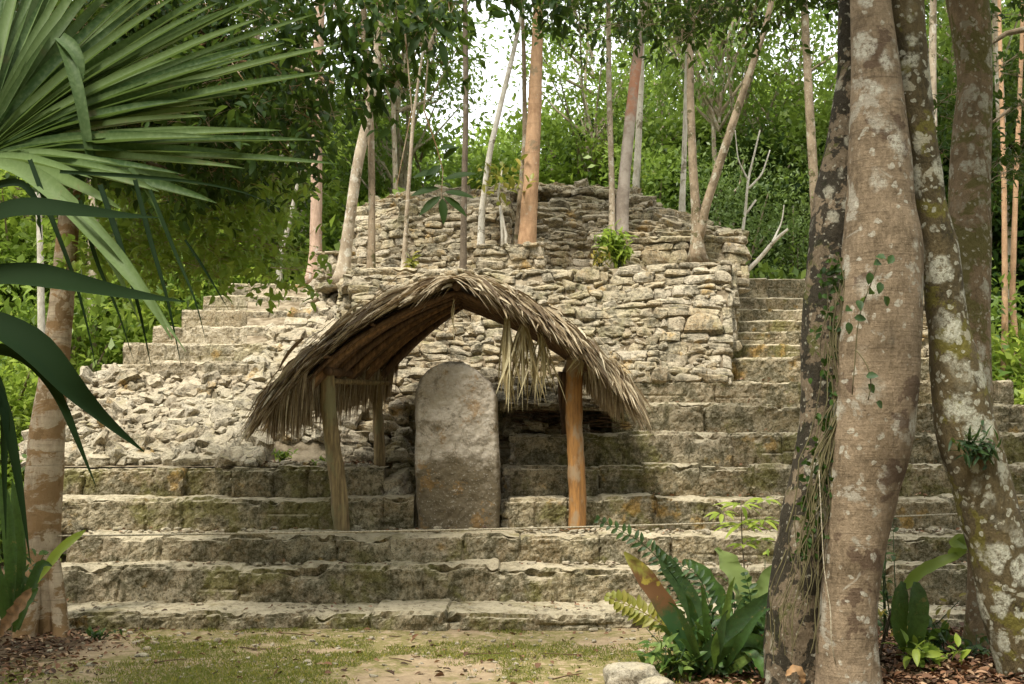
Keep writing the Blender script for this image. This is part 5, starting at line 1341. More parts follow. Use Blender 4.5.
# ================================================================== plants in front
def strap(mb, pl, wpx, var=0.4, nrm=(0.1, -0.9, 0.3), mi=0, wav=0.06, seed=0, prof=([0, 0.15, 0.5, 0.85, 1.0], [0.25, 0.6, 1.0, 0.85, 0.1]), n=18, fold=0.22):
    Y = pl[0][2]; blade(mb, curve3(pl, n), wpx / F * Y, np.array(nrm, float), var, mi, fold, prof=prof, wav=wav, seed=seed)
def pinnate(mb, pl, lw, ll, n, var=0.4, mi=0, seed=0, tipdir=0.5):
    """frond: thin rachis with paired leaflets"""
    r = np.random.default_rng(seed); q = curve3(pl, 24); Y = pl[0][2]; s = F / Y
    tan = norm(np.gradient(q, axis=0)); add_tube(mb, q, np.linspace(0.006, 0.0025, 24), 5, var=0.2, mi=mi, cap=False)
    u = np.linspace(0.15, 1.0, n); idx = u * 23; i0 = np.clip(idx.astype(int), 0, 22); fr = (idx - i0)[:, None]
    c = q[i0] * (1 - fr) + q[i0 + 1] * fr; tg = tan[i0]
    side = norm(np.cross(tg, np.array([0.1, -1, 0.15])))
    for sg in (-1, 1):
        L = ll / s * np.interp(u, [0.15, 0.45, 0.85, 1], [0.5, 1, 0.8, 0.35]) * r.uniform(0.8, 1.1, n)
        leaves(mb, c, tg * tipdir + side * sg + r.normal(0, 0.12, (n, 3)), np.tile([0.1, -0.8, 0.6], (n, 1)) + r.normal(0, 0.2, (n, 3)), L, lw / s, np.clip(var + r.normal(0, .15, n), 0, 1), 1, mi, 0.2)

def plant(name, label, base, cat='plant', group=None):
    return thing(name, tuple(P(*base)), label, cat, group)

pl1 = plant('birds_nest_plant', 'clump of long strap leaves, one brown and yellow tipped, beside the grey stone', (690, 678, 8.9))
for pl, w, var, m, lab in [([(694, 684, 8.9), (684, 640, 8.85), (660, 600, 8.8), (640, 572, 8.75), (624, 552, 8.7)], 21, 0.5, 'bi', 'stiff strap leaf with yellow and brown tip'),
        ([(700, 682, 8.9), (702, 640, 8.95), (690, 600, 9.0), (668, 568, 9.0), (655, 545, 9.0)], 20, 0.5, L_strap, None),
        ([(690, 675, 8.8), (705, 652, 8.7), (745, 615, 8.6), (785, 592, 8.5), (812, 580, 8.45)], 17, 0.2, L_strap, 'dark strap leaf reaching right to the trunk'),
        ([(700, 680, 8.8), (730, 640, 8.7), (760, 640, 8.7), (780, 665, 8.7)], 14, 0.7, L_plant, None)]:
    mb = MB(); strap(mb, pl, w, var, seed=int(w), wav=0.08)
    if m == 'bi':
        g = G('leaf_browning_tip'); z_ = g.math('ADD', g.sep(g.pos, 'Z'), g.math('MULTIPLY', g.noise(g.pos, 14, 4, 0.6), 0.4))
        c_ = g.mix(g.rng(z_, 0.62, 0.80), (0.03, 0.07, 0.02), (0.15, 0.075, 0.03)); c_ = g.mix(g.rng(z_, 0.96, 1.10), c_, (0.26, 0.25, 0.05))
        c_ = g.mix(g.rng(g.noise(g.pos, 9, 4), 0.6, 0.66), c_, (0.35, 0.28, 0.05)); m = g.done(g.principled(c_, 0.45))
    o = part(mb, 'strap_leaf', m, pl1)
    if lab: o['label'] = lab
pl2 = plant('lobed_leaf_plant', 'bushy plant with arching dark pinnate frond left of the mossy trunk', (712, 672, 9.0))
for k, (pl, lw, ll, n, var) in enumerate([([(700, 668, 9), (700, 620, 9), (672, 572, 9), (640, 540, 8.95), (598, 520, 8.9)], 4.5, 14, 24, 0.25), ([(712, 668, 9), (714, 620, 9), (700, 575, 9), (670, 560, 9)], 4.5, 14, 16, 0.35),
        ([(720, 670, 9), (742, 630, 9), (752, 600, 8.9), (745, 575, 8.9)], 4.5, 13, 14, 0.2),
        ([(716, 672, 8.8), (740, 660, 8.7), (770, 650, 8.7), (790, 655, 8.7)], 6, 20, 14, 0.6), ([(712, 670, 8.9), (718, 640, 8.9), (735, 625, 8.9), (765, 612, 8.8)], 4.5, 13, 14, 0.3)]):
    mb = MB(); pinnate(mb, pl, lw, ll, n, var, seed=k); part(mb, 'frond', L_plant, pl2)
mb = MB(); pinnate(mb, [(682, 640, 9.1), (660, 622, 9.1), (640, 610, 9.1), (609, 597, 9.1)], 7, 16, 14, 0.5, seed=9); o = part(mb, 'frond', L_yel, pl2); o['label'] = 'yellowed frond reaching left'
pl6 = plant('pointed_leaf_plant', 'rosette of many upright pointed dark leaves in the middle of the front clump', (715, 678, 8.8))
for k, (ex, ey, w_, v_) in enumerate([(640, 652, 9, .6), (652, 622, 10, .8), (668, 598, 9, .5), (684, 590, 10, .3), (700, 578, 9, .8), (735, 572, 10, .6), (752, 588, 9, .9), (772, 604, 10, .4), (786, 628, 9, .7), (694, 618, 11, .9), (728, 606, 11, .5), (742, 632, 11, .8), (676, 636, 11, .4), (764, 652, 10, .9), (658, 664, 9, .7), (716, 628, 12, .95)]):
    mb = MB(); bx_ = 712 + (ex - 712) * 0.12; dy_ = 8.75 + 0.25 * math.sin(k * 2.4)
    strap(mb, [(bx_, 680, 8.85), (bx_ + (ex - bx_) * 0.45, 680 + (ey - 680) * 0.55, dy_), (bx_ + (ex - bx_) * 0.8, 680 + (ey - 680) * 0.92, dy_ - 0.05), (ex, ey + 4, dy_ - 0.1)], w_, v_, nrm=(0.3 * math.sin(k * 1.7), -0.8, 0.5), wav=0.05, seed=k, prof=([0, 0.2, 0.55, 0.85, 1.0], [0.15, 0.35, 1.0, 0.55, 0.03]))
    part(mb, 'leaf', (L_plant, L_lush, L_strap, L_plant)[k % 4], pl6)
pl3 = plant('broad_leaf_plant', 'plant with pale broad lobed leaves against the lower steps', (738, 668, 9.2))
for k, (pl, w, var) in enumerate([([(740, 640, 9.2), (748, 610, 9.2), (740, 585, 9.2), (724, 560, 9.2), (716, 548, 9.2)], 30, 0.95), ([(742, 640, 9.2), (752, 610, 9.2), (765, 585, 9.2), (778, 562, 9.2)], 24, 0.9), ([(738, 650, 9.1), (720, 600, 9.1), (700, 570, 9.1), (684, 560, 9.1)], 20, 0.6),
        ([(745, 640, 9.0), (772, 610, 8.9), (782, 585, 8.9)], 16, 0.3), ([(742, 650, 8.7), (754, 655, 8.6), (770, 680, 8.5), (778, 700, 8.5)], 17, 0.95)]):
    mb = MB(); strap(mb, pl, w * 0.85, var, nrm=(0.2, -0.85, 0.5), wav=0.12, seed=k); part(mb, 'broad_leaf', L_blue if var > 0.85 and k < 2 else L_plant, pl3)
mb = MB()
for k in range(6): add_tube(mb, np.array([P(738 + k, 672, 9.2), P(740 + k * 2, 640, 9.2), P(740 + (k - 3) * 8, 622, 9.2)]), [0.006, 0.005, 0.004], 6)
part(mb, 'stem', L_strap, pl3)
# dense low filler leaves of this clump
def bushy(name, label, base, R, n, leaf, mat, cat='plant', seed=0, stems=6, det=1, group=None, lw=0.42, z=0.0):
    t = plant(name, label, base, cat, group); r = np.random.default_rng(seed); b = P(*base); lv, sm = MB(), MB()
    for k in range(stems):
        tp = b + np.array([r.normal(0, R[0] * .6), r.normal(0, R[1] * .6), R[2] * r.uniform(0.6, 1.2)])
        add_tube(sm, np.array([b + r.normal(0, 0.02, 3) * [1, 1, 0], (b + tp) / 2 + r.normal(0, 0.03, 3), tp]), [0.007, 0.005, 0.003], 5, var=0.3)
        m = n // stems; u = r.uniform(0.25, 1, m)[:, None]; c = b + (tp - b) * u + r.normal(0, 0.35, (m, 3)) * np.array(R) * 0.4
        c[:, 2] = np.maximum(c[:, 2], b[2] + 0.01)
        L = leaf * r.uniform(0.6, 1.2, m)
        leaves(lv, c, r.normal(0, 0.8, (m, 3)) + [0, 0, 0.25], r.normal(0, 0.4, (m, 3)) + [0, -0.2, 1], L, L * lw, r.random(m), det, 0, 0.35)
    part(lv, 'foliage', mat, t); part(sm, 'stem', L_strap, t); return t
bushy('leafy_seedling', 'bright broad-leaved seedling spreading in front of the strap-leaved clump', (668, 682, 8.7), (0.30, 0.14, 0.26), 80, 0.12, L_lush, seed=71, stems=8)
bushy('leafy_seedling', 'mid green leafy shrub rising behind the lobed leaves', (728, 664, 9.3), (0.34, 0.16, 0.62), 150, 0.12, L_plant, seed=72, stems=10)
bushy('leafy_seedling', 'small dark leafy plant at the foot of the strap-leaved clump', (705, 680, 8.85), (0.30, 0.16, 0.40), 130, 0.12, L_plant, seed=1, stems=9)
bushy('leafy_seedling', 'leafy seedling filling between the pinnate fronds and the mossy trunk', (745, 676, 9.0), (0.26, 0.16, 0.42), 110, 0.13, L_plant, seed=2, stems=9)
sp = plant('sapling', 'thin upright sapling with whorls of light green leaflets left of the mossy trunk', (748, 660, 9.5), 'sapling'); mb = MB()
add_tube(mb, np.array([P(748, 662, 9.5), P(746, 590, 9.5), P(742, 540, 9.5), P(741, 500, 9.5)]), [0.007, 0.006, 0.005, 0.003], 6); part(mb, 'stem', B_dark, sp)
mb = MB(); r = np.random.default_rng(6)
for (px, py, R_) in [(741, 505, 26), (742, 524, 30), (762, 520, 24), (722, 512, 16), (765, 500, 16), (744, 545, 18), (760, 540, 14)]:
    n = 11; c = np.array([P(px, py, 9.5)] * n); a = np.linspace(0, 2 * PI, n) + r.random(); ax = np.stack([np.cos(a), np.sin(a) * 0.8, r.normal(0, 0.15, n)], 1)
    leaves(mb, c + ax * 0.03, ax, np.tile([0, -0.3, 1.0], (n, 1)), R_ / F * 9.5 * r.uniform(0.6, 1, n), 0.04, 0.4 + r.random(n) * 0.6, 1, 0, 0.3)
part(mb, 'foliage', L_bright, sp)
# right of the big trunk
pl4 = plant('big_leaf_climber', 'curved dark stem with two large hanging ribbed leaves right of the thick trunk', (878, 660, 8.9))
mb = MB(); add_tube(mb, curve3([(878, 665, 8.9), (886, 625, 8.9), (900, 590, 8.9), (925, 562, 8.9), (955, 552, 8.85)], 16), np.linspace(0.012, 0.006, 16), 8); part(mb, 'stem', B_dark, pl4)
for k, (pl, w, var) in enumerate([([(903, 582, 8.8), (899, 600, 8.75), (898, 628, 8.75), (904, 652, 8.8)], 19, 0.35), ([(916, 582, 8.75), (918, 600, 8.7), (916, 630, 8.7), (910, 656, 8.75)], 23, 0.5), ([(900, 592, 8.9), (920, 572, 8.85), (945, 560, 8.8), (968, 552, 8.8)], 13, 0.7),
        ([(950, 545, 8.8), (962, 542, 8.8), (975, 550, 8.8), (988, 562, 8.8)], 21, 0.8), ([(948, 562, 8.85), (958, 550, 8.8), (966, 540, 8.8), (972, 530, 8.85)], 14, 0.9)]):
    mb = MB(); strap(mb, pl, w, var, nrm=(0.15, -1, 0.2) if k < 2 else (0.1, -0.7, 0.7), wav=0.05, seed=k, prof=([0, 0.2, 0.5, 0.8, 1.0], [0.3, 0.85, 1.0, 0.7, 0.05]), fold=0.14); part(mb, 'leaf', L_plant if k < 2 else L_mid, pl4)
for px, py, Y, R_, n, lf, m, lab, sd in [(945, 652, 9.0, (0.3, 0.2, 0.2), 60, 0.13, L_plant, 'low green seedling with pointed leaves right of the hanging leaves', 11), (888, 575, 10.0, (0.12, 0.12, 0.45), 60, 0.09, L_plant, 'narrow leafy shoot behind the right edge of the thick trunk', 12),
        (905, 640, 9.9, (0.3, 0.2, 0.35), 60, 0.09, L_yel, 'yellow-green seedling behind the two hanging leaves', 13), (935, 668, 8.7, (0.35, 0.2, 0.22), 90, 0.12, L_bright, 'bright green seedlings between the thick trunk and the lichen trunk', 16), (985, 664, 9.0, (0.25, 0.2, 0.18), 50, 0.10, L_strap, 'dark seedling at the foot of the lichen trunk', 14),
        (776, 560, 9.3, (0.10, 0.10, 0.25), 40, 0.09, L_bright, 'light green shoot against the left side of the mossy trunk', 15)]:
    if py < 600 :
        b = P(px, 640, Y)
        bushy('leafy_seedling', lab, (px, 650, Y), (R_[0], R_[1], R_[2] + 0.5), n, lf, m, seed=sd, stems=6)
    else: bushy('leafy_seedling', lab, (px, py, Y), R_, n, lf, m, seed=sd, stems=7)
# left edge plants by the patchy tree
pl5 = plant('strap_leaf_plant', 'green strap-leaved plant at the foot of the patchy bark tree', (16, 632, 9.9))
for k, (pl, w, var, m) in enumerate([([(30, 590, 9.9), (45, 570, 9.8), (62, 548, 9.7), (86, 530, 9.6)], 10, 0.9, L_bright), ([(10, 630, 9.9), (12, 560, 9.8), (6, 500, 9.8), (-4, 470, 9.8)], 13, 0.5, L_plant), ([(14, 630, 9.9), (22, 570, 9.9), (20, 520, 9.9), (12, 480, 9.9)], 11, 0.4, L_plant),
        ([(18, 630, 9.8), (30, 590, 9.7), (42, 560, 9.7), (52, 566, 9.7)], 11, 0.3, L_plant), ([(8, 630, 9.7), (0, 580, 9.6), (-12, 560, 9.6)], 14, 0.4, L_plant), ([(14, 632, 9.6), (24, 605, 9.5), (38, 588, 9.5)], 12, 0.6, L_plant)]):
    mb = MB(); strap(mb, pl, w, var, seed=k); part(mb, 'leaf', m, pl5)
bushy('leafy_seedling', 'dark leafy plant at the left edge below the patchy bark tree', (8, 618, 10.0), (0.3, 0.2, 0.5), 150, 0.12, L_plant, seed=21, stems=9)
bushy('leafy_seedling', 'tall green leafy plant at the extreme left behind the palm trunk', (4, 560, 11.2), (0.28, 0.2, 0.9), 170, 0.13, L_mid, seed=22, stems=9)
bushy('leafy_seedling', 'tiny dark seedling beside the right root of the patchy bark tree', (100, 640, 10.5), (0.10, 0.06, 0.10), 40, 0.07, L_plant, seed=23, stems=5)
# dry brown leaf
mb = MB(); strap(mb, [(-4, 640, 9.4), (8, 622, 9.35), (20, 606, 9.3), (32, 588, 9.3)], 13, 0.5, wav=0.2)
g = G('dry_leaf_orange'); M_dry = g.done(g.principled(g.mix(g.rng(g.noise(g.pos, 20, 4), 0.35, 0.65), (0.33, 0.19, 0.085), (0.20, 0.12, 0.055)), 0.7))
tag(mb.build('dry_leaf', M_dry, loc=tuple(P(-4, 640, 9.4))), 'large curled orange-brown dead leaf at the lower left corner', 'dead leaf')
for k, (pl, w, lab) in enumerate([([(786, 676, 7.9), (794, 668, 7.88), (800, 672, 7.88), (803, 684, 7.9)], 9, 'tan dead leaf stuck at the foot of the mossy trunk'), ([(955, 688, 8.3), (975, 682, 8.3), (995, 684, 8.3), (1008, 690, 8.3)], 9, 'bright orange dead leaf on the litter at lower right')]):
    mb = MB(); strap(mb, pl, w, 0.5, wav=0.15, nrm=(0, -0.7, 0.7)); tag(mb.build('dry_leaf', M_dry, loc=tuple(P(*pl[0]))), lab, 'dead leaf')

# shrubs on the pyramid
bushy('green_shrub', 'small bright green shrub growing on the terrace wall', (620, 268, 17.2), (0.34, 0.25, 0.50), 330, 0.15, L_bright, 'shrub', seed=31, stems=12)
bushy('green_shrub', 'yellow-green weeds left of the bright shrub on the terrace', (600, 266, 17.0), (0.16, 0.15, 0.25), 70, 0.10, L_yel, 'shrub', seed=32, stems=6)
bushy('green_shrub', 'little yellow-leaved weed on the terrace above the thatch', (411, 268, 16.7), (0.14, 0.1, 0.15), 30, 0.13, L_yel, 'shrub', seed=33, stems=4)
for k, (x_, y_, Y_, lab) in enumerate([(282, 460, 14.1, 'tiny green weed on the dirt ledge under the thatch fringe'), (322, 468, 14.0, 'green weed sprouting on the dirt ledge beside the left post'), (640, 200, 20.3, 'leafy sprout at the foot of the white trunk on the crest')]):
    bushy('weed', lab, (x_, y_, Y_), (0.14, 0.1, 0.10 if k < 2 else 0.5), 40, 0.09 if k < 2 else 0.16, L_bright, 'weed', seed=40 + k, stems=6)
ys_ = plant('young_tree', 'young twin-stemmed tree with yellow-green leaves behind the parapet', (503, 268, 17.25), 'young tree'); mb = MB()
for pl in ([(503, 270, 17.25), (502, 230, 17.25), (499, 195, 17.25)], [(505, 270, 17.25), (506, 235, 17.25), (498, 195, 17.25), (502, 170, 17.25)]):
    add_tube(mb, np.array([P(*q) for q in pl]), [0.03, 0.024, 0.015, 0.01][:len(pl)], 7)
part(mb, 'trunk', B_white, ys_); mb = MB(); r = np.random.default_rng(5); n = 90
c = np.array([P(r.normal(502, 16), r.normal(180, 9), 17.25 + r.normal(0, .2)) for _ in range(n)]); leaves(mb, c, r.normal(0, 1, (n, 3)), r.normal(0, .4, (n, 3)) + [0, 0, 1], 0.17 * r.uniform(.6, 1.2, n), 0.07, r.random(n), 1)
part(mb, 'crown', L_yel, ys_)

# vines on the mossy trunk and climber leaves on the thick trunk
vn = plant('climbing_vine', 'tangled green and brown vine winding up the mossy trunk', (800, 660, 8.3), 'vine'); sm, lv = MB(), MB(); r = np.random.default_rng(12)
path_x = lambda py: np.interp(py, [240, 300, 400, 450, 520, 600, 670], [838, 836, 840, 822, 812, 800, 792])
for k in range(60):
    y0 = r.uniform(250, 600); y1 = y0 + r.uniform(60, 200); o_ = r.normal(0, 9); pts = []
    for t in np.linspace(0, 1, 9):
        py = y0 + (y1 - y0) * t
        if py > 668: break
        pts.append(P(path_x(py) + o_ * (1 if py < 450 else 1.6) + 5 * math.sin(t * 7 + k), py, 8.13 - 0.06 * math.cos(o_ / 12) + 0.012 * r.random()))
    if len(pts) > 3: add_tube(sm, np.array(pts), 0.0025 + 0.003 * r.random(), 5, var=r.random(), cap=False)
part(sm, 'stem', [wood_mat('vine_stem', (0.15, 0.13, 0.06), (0.06, 0.05, 0.022))], vn)
n = 420; py = r.uniform(255, 560, n); c = np.array([P(path_x(b) + r.normal(0, 9), b, 8.16 - r.uniform(0, 0.08)) for b in py])
leaves(lv, c, r.normal(0, 0.7, (n, 3)) + [0, -0.2, -0.5], r.normal(0, .4, (n, 3)) + [0, -1, 0.3], 0.06 * r.uniform(.5, 1.2, n), 0.032, r.random(n), 1)
part(lv, 'foliage', L_dark, vn)
iv = plant('ivy_climber', 'small-leaved climber with a few dark leaves on the thick brown trunk', (868, 420, 7.65), 'vine'); sm, lv = MB(), MB()
for pl in ([(852, 395, 7.72), (856, 350, 7.70), (858, 310, 7.70), (872, 285, 7.68), (880, 255, 7.69)], [(856, 350, 7.7), (868, 365, 7.66), (872, 385, 7.66), (868, 400, 7.66)]):
    add_tube(sm, curve3(pl, 12), 0.004, 5)
part(sm, 'stem', bpy.data.materials['vine_stem'], iv)
cl = [(880, 262), (876, 256), (870, 272), (872, 290), (880, 282), (866, 296), (858, 300), (850, 308), (848, 322), (854, 318), (876, 402), (868, 384), (866, 376), (888, 264), (884, 296)]
n = len(cl); leaves(lv, np.array([P(a, b, 7.66) for a, b in cl]), r.normal(0, 0.6, (n, 3)) + [0.2, -0.1, -0.5], np.tile([0.1, -1, 0.3], (n, 1)), 0.085, 0.055, 0.3, 1)
part(lv, 'foliage', L_plant, iv)
ep = plant('air_plant', 'dark tufted epiphyte clinging to the lichen-spotted trunk', (978, 448, 8.12), 'epiphyte'); lv = MB(); n = 90
c = np.array([P(r.normal(976, 9), r.normal(446, 7), 8.1) for _ in range(n)]); leaves(lv, c, r.normal(0, 0.8, (n, 3)) + [0, -0.5, 0.2], r.normal(0, .5, (n, 3)) + [0, -0.5, 1], 0.11 * r.uniform(.5, 1.3, n), 0.022, r.random(n) * .6, 1)
part(lv, 'foliage', L_strap, ep)
ph = MB(); add_tube(ph, curve3([(819, 470, 8.0), (822, 530, 8.0), (824, 575, 7.98), (832, 610, 7.95), (830, 640, 7.9), (836, 665, 7.95)], 20), 0.004, 5)
tag(ph.build('hanging_root', M_rope, loc=tuple(P(819, 470, 8.0))), 'thin pale root dangling between the mossy and brown trunks', 'root')

# grey stone
mb = MB(); one = np.array([[1., 0, 0]])
def rock(px, py, Y, hx, hy, hz, seed, label, name='stone'):
    mb = MB(); c = P(px, py, Y); c[2] = gz_at(c[0], Y) + hz * 0.35
    v, q = ST6; vv = v * [hx, hy, hz]
    tv, tq = _stone_template(14); e = tv / np.linalg.norm(tv, axis=1)[:, None] ** 0.5
    vv = e * [hx, hy, hz]; vv = vv * (1 + 0.28 * fnoise(e * 1.3 + seed * 5, 1.0, 3, seed))[:, None]
    mb.add(vv + c, tq); tag(mb.build(name, M_rub, loc=tuple(c)), label, 'stone')
rock(631, 680, 8.6, 0.21, 0.17, 0.12, 3, 'grey angular stone on the ground left of the plants')
rock(655, 688, 8.5, 0.13, 0.1, 0.06, 6, 'small low stone right of the grey angular stone')

# ================================================================== grass, litter
gr = MB(); r = np.random.default_rng(50); n = 190000
x_ = r.uniform(-4.6, 1.9, n); y_ = r.uniform(8.2, 11.05, n)
pp = np.stack([x_, y_, 0 * x_], 1)
msk = fnoise(pp, 1.1, 4, 61) + 0.25 * fnoise(pp, 6, 2, 62)
bias = np.interp(x_, [-4.4, -3.2, -2.6, -1.6, -0.9, 0.2, 0.8, 1.9], [-0.15, 0.12, 0.25, 0.22, 0.02, -0.22, 0.02, 0.08]) + np.where(y_ > 10.85, 0.25, 0) - np.where((x_ > -1.2) & (y_ > 9.9) & (y_ < 10.8), 0.15, 0)
ok = msk + bias > -0.06 + r.random(n) * 0.32
x_, y_ = x_[ok], y_[ok]; n = len(x_)
ground_z = 0.028 * fnoise(np.stack([x_, y_, 0 * x_], 1), 0.8, 4, 3) + 0.10 * np.clip((x_ - 1.9) / 1.2, 0, 1) * np.clip((10.6 - y_) / 1.4, 0, 1)
c = np.stack([x_, y_, ground_z - 0.002], 1); L = r.uniform(0.012, 0.036, n)
leaves(gr, c, r.normal(0, 0.75, (n, 3)) + [0, 0, 0.8], r.normal(0, 1, (n, 3)), L, L * 0.22, r.random(n), 0)
L_grass = leaf_mat('grass_blade', ((0.13, 0.14, 0.03), (0.26, 0.28, 0.06), (0.19, 0.2, 0.05)), 0.3, 0.7, 0.15, yellow=0.25)
tag(gr.build('grass', L_grass), 'short sparse grass patches on the bare earth', 'grass', kind='stuff')
g = G('litter_leaf'); v = g.attr(); c1 = g.mix(g.rng(v, 0, 0.5), (0.06, 0.032, 0.018), (0.20, 0.10, 0.05)); c1 = g.mix(g.rng(v, 0.6, 1.0), c1, (0.40, 0.27, 0.16)); M_lit = g.done(g.principled(c1, 0.7, None, 0.25))
def litter(n, fx, fy, zf, label, seed, size=(0.04, 0.10), keep=None, lift=0.02):
    r = np.random.default_rng(seed); mb = MB(); x = fx(r, n); y = fy(r, n)
    if keep is not None: ok = keep(x, y, r); x, y = x[ok], y[ok]
    n = len(x); z = zf(x, y) + r.uniform(0.0, lift, n); L = r.uniform(*size, n)
    leaves(mb, np.stack([x, y, z], 1), r.normal(0, 1, (n, 3)) * [1, 1, 0.35], r.normal(0, 0.35, (n, 3)) + [0, 0, 1], L, L * r.uniform(0.35, 0.6, n), r.random(n) ** 1.3, 1, 0, r.uniform(0.1, 0.3), 0.35)
    return tag(mb.build('leaf_litter', M_lit), label, 'leaf litter', kind='stuff')
def gz_arr(x, y): return 0.028 * fnoise(np.stack([x, y, 0 * x], 1), 0.8, 4, 3) + 0.10 * np.clip((x - 1.9) / 1.2, 0, 1) * np.clip((10.6 - y) / 1.4, 0, 1)
litter(9000, lambda r, n: r.uniform(1.0, 5.5, n), lambda r, n: r.uniform(7.9, 10.9, n), gz_arr, 'brown fallen leaves heaped around the right-hand trunks', 1, keep=lambda x, y, r: (x - 1.15 + 0.35 * (9 - y) + r.normal(0, 0.12, len(x)) > 0.15) & (r.random(len(x)) < np.clip((x - 1.0) * 1.0, 0, 1) + 0.05), lift=0.05)
litter(2400, lambda r, n: r.uniform(-5.6, -2.9, n), lambda r, n: r.uniform(8.4, 11.0, n), gz_arr, 'grey-brown fallen leaves under the patchy bark tree', 2, keep=lambda x, y, r: x + r.normal(0, 0.25, len(x)) < -3.35 - (y - 8.4) * 0.12, size=(0.03, 0.08), lift=0.03)
litter(240, lambda r, n: r.uniform(-3.2, 1.6, n), lambda r, n: r.uniform(8.3, 11.0, n), gz_arr, 'scattered single dead leaves on the bare earth', 3, size=(0.03, 0.09))
SYa, SZa = np.array(SY), np.array(SZ)
def stepz(x, y):
    k = np.clip(np.searchsorted(SYa, y) - 1, 0, 8); return SZa[k] + 0.02
litter(420, lambda r, n: r.uniform(-4.6, 5.4, n), lambda r, n: r.uniform(11.1, 13.0, n), stepz, 'dead leaves scattered on the lower stair treads', 4, size=(0.03, 0.07), lift=0.01, keep=lambda x, y, r: (y - SYa[np.clip(np.searchsorted(SYa, y) - 1, 0, 8)]) > 0.1)
litter(260, lambda r, n: r.uniform(1.5, 5.4, n), lambda r, n: r.uniform(13.3, 15.9, n), stepz, 'dead leaves scattered on the upper right stair treads', 5, size=(0.03, 0.07), lift=0.01, keep=lambda x, y, r: (y - SYa[np.clip(np.searchsorted(SYa, y) - 1, 0, 8)]) > 0.12)
litter(260, lambda r, n: r.uniform(-3.3, -1.7, n), lambda r, n: r.uniform(13.9, 14.7, n), lambda x, y: x * 0 + SZ[4] + 0.02, 'dead leaves on the dirt ledge left of the shelter', 6, size=(0.03, 0.07))

pb = MB(); r = np.random.default_rng(71)
def pebbles(n, x0, x1, y0, y1, zf, lo, hi, seed):
    r = np.random.default_rng(seed); x = r.uniform(x0, x1, n); y = r.uniform(y0, y1, n); h = r.uniform(lo, hi, n) * np.where(r.random(n) < 0.1, 1.8, 1)
    a = r.uniform(0, PI, n); z = zf(x, y) + h * 0.3
    ux = np.stack([np.cos(a), np.sin(a), 0 * a], 1); uy = np.stack([-np.sin(a), np.cos(a), 0 * a], 1)
    stones(pb, np.stack([x, y, z], 1), ux, uy, np.tile([0, 0, 1.], (n, 1)), h * 1.3, h, h * 0.6, seed=seed, rough=0.3)
pebbles(420, -4.4, 2.4, 8.3, 10.95, gz_arr, 0.006, 0.018, 1)
pebbles(260, -4.6, 5.4, 11.15, 11.75, lambda x, y: x * 0 + SZ[0], 0.008, 0.022, 2)
pebbles(200, -4.6, 5.4, 12.0, 12.25, lambda x, y: x * 0 + SZ[1], 0.008, 0.022, 3)
pebbles(320, -4.6, 5.4, 12.55, 13.05, lambda x, y: x * 0 + SZ[2], 0.008, 0.026, 4)
pebbles(160, XP(225, 14.2), XP(372, 14.2), 13.85, 14.5, lambda x, y: x * 0 + SZ[4], 0.012, 0.04, 5)
tag(pb.build('pebbles', M_rub, smooth=False), 'loose pebbles and chips on the earth and lower treads', 'pebbles', kind='stuff')
tw2 = MB(); r = np.random.default_rng(72)
for k in range(110):
    if k < 70: x, y = r.uniform(1.6, 4.6), r.uniform(8.2, 10.2)
    elif k < 95: x, y = r.uniform(-4.6, -3.2), r.uniform(8.6, 10.4)
    else: x, y = r.uniform(-3, 2), r.uniform(8.6, 10.9)
    a, L = r.uniform(0, PI), r.uniform(0.08, 0.4); z = gz_at(x, y) + 0.02
    p0 = np.array([x, y, z]); d0 = np.array([math.cos(a), math.sin(a), r.normal(0, 0.06)]) * L
    add_tube(tw2, np.array([p0, p0 + d0 * 0.5 + r.normal(0, 0.02, 3) * [1, 1, 0.3], p0 + d0]), [0.006, 0.005, 0.003], 5, var=r.random(), cap=False)
tag(tw2.build('fallen_twigs', M_pole), 'thin dead twigs strewn over the forest floor', 'twigs', kind='stuff')

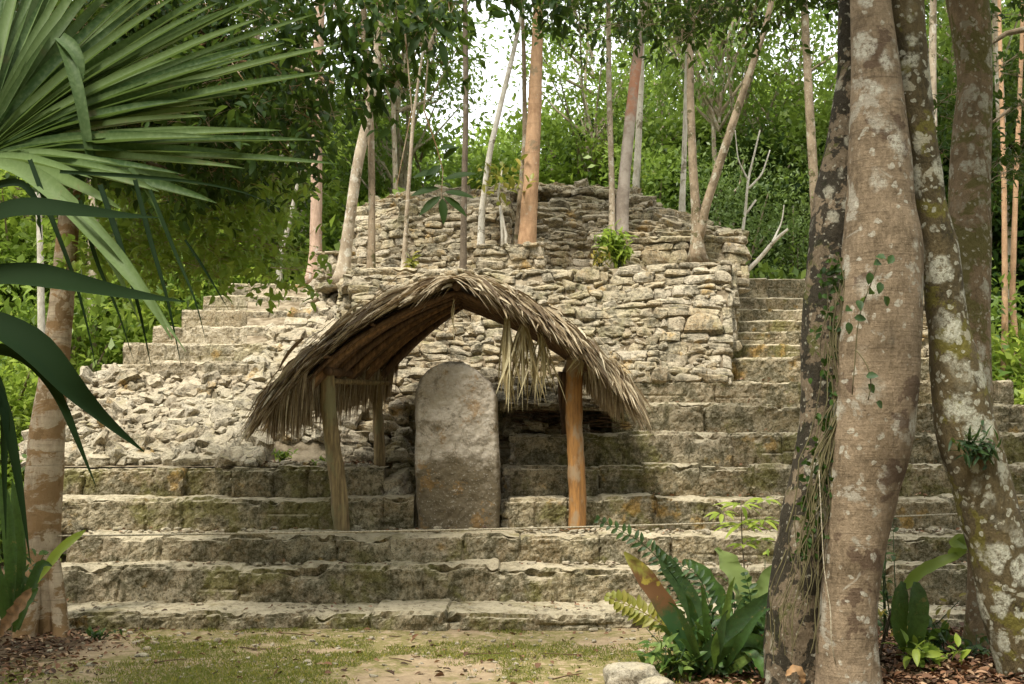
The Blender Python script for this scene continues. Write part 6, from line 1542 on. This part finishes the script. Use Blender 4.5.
# ================================================================== world, sun, camera
SUN_EL, SUN_AZ = math.radians(60), math.radians(215)     # azimuth measured clockwise from +Y: high, behind the camera, a little left
w = bpy.data.worlds.new('World'); sc.world = w; w.use_nodes = True; nt = w.node_tree; nt.nodes.clear()
sky = nt.nodes.new('ShaderNodeTexSky'); sky.sky_type = 'NISHITA'; sky.sun_disc = False; sky.sun_elevation = SUN_EL; sky.sun_rotation = SUN_AZ
tcw = nt.nodes.new('ShaderNodeTexCoord'); nz = nt.nodes.new('ShaderNodeTexNoise'); nz.inputs['Scale'].default_value = 2.2; nz.inputs['Detail'].default_value = 5
nt.links.new(tcw.outputs['Generated'], nz.inputs['Vector'])
rmp = nt.nodes.new('ShaderNodeMapRange'); rmp.inputs[1].default_value = 0.3; rmp.inputs[2].default_value = 0.7; rmp.inputs[3].default_value = 8.0; rmp.inputs[4].default_value = 9.5
nt.links.new(nz.outputs['Fac'], rmp.inputs[0])
cmb = nt.nodes.new('ShaderNodeCombineColor')
for k, f_ in enumerate((0.985, 1.0, 1.02)):
    mm = nt.nodes.new('ShaderNodeMath'); mm.operation = 'MULTIPLY'; mm.inputs[1].default_value = f_; nt.links.new(rmp.outputs[0], mm.inputs[0]); nt.links.new(mm.outputs[0], cmb.inputs[k])
mx = nt.nodes.new('ShaderNodeMix'); mx.data_type = 'RGBA'; mx.inputs[0].default_value = 0.9
nt.links.new(sky.outputs[0], mx.inputs[6]); nt.links.new(cmb.outputs[0], mx.inputs[7])
bg = nt.nodes.new('ShaderNodeBackground'); bg.inputs[1].default_value = 0.125; nt.links.new(mx.outputs[2], bg.inputs[0])
ow = nt.nodes.new('ShaderNodeOutputWorld'); nt.links.new(bg.outputs[0], ow.inputs[0])
sl = bpy.data.lights.new('sun', 'SUN'); sl.energy = 2.9; sl.angle = math.radians(14); sl.color = (1.0, 0.95, 0.865)
so = bpy.data.objects.new('sun', sl); COL.objects.link(so)
dv = Vector((math.sin(SUN_AZ) * math.cos(SUN_EL), math.cos(SUN_AZ) * math.cos(SUN_EL), math.sin(SUN_EL)))
so.rotation_euler = dv.to_track_quat('Z', 'Y').to_euler(); so.location = dv * 30

cam = bpy.data.cameras.new('camera'); co = bpy.data.objects.new('camera', cam); COL.objects.link(co)
cam.sensor_width = 36; cam.lens = 36 * F / W; cam.clip_end = 2000; cam.clip_start = 0.05
co.location = (0, 0, CAMZ); co.rotation_euler = (PI / 2 + TH, 0, 0)
sc.camera = co
sc.view_settings.view_transform = 'Standard'; sc.view_settings.look = 'None'; sc.view_settings.gamma = 1.0; sc.view_settings.exposure = 1.1
c_ = sc.cycles
c_.max_bounces = 6; c_.diffuse_bounces = 3; c_.glossy_bounces = 2; c_.transmission_bounces = 3; c_.transparent_max_bounces = 4
c_.use_denoising = True
try: c_.denoiser = 'OPENIMAGEDENOISE'
except Exception: pass
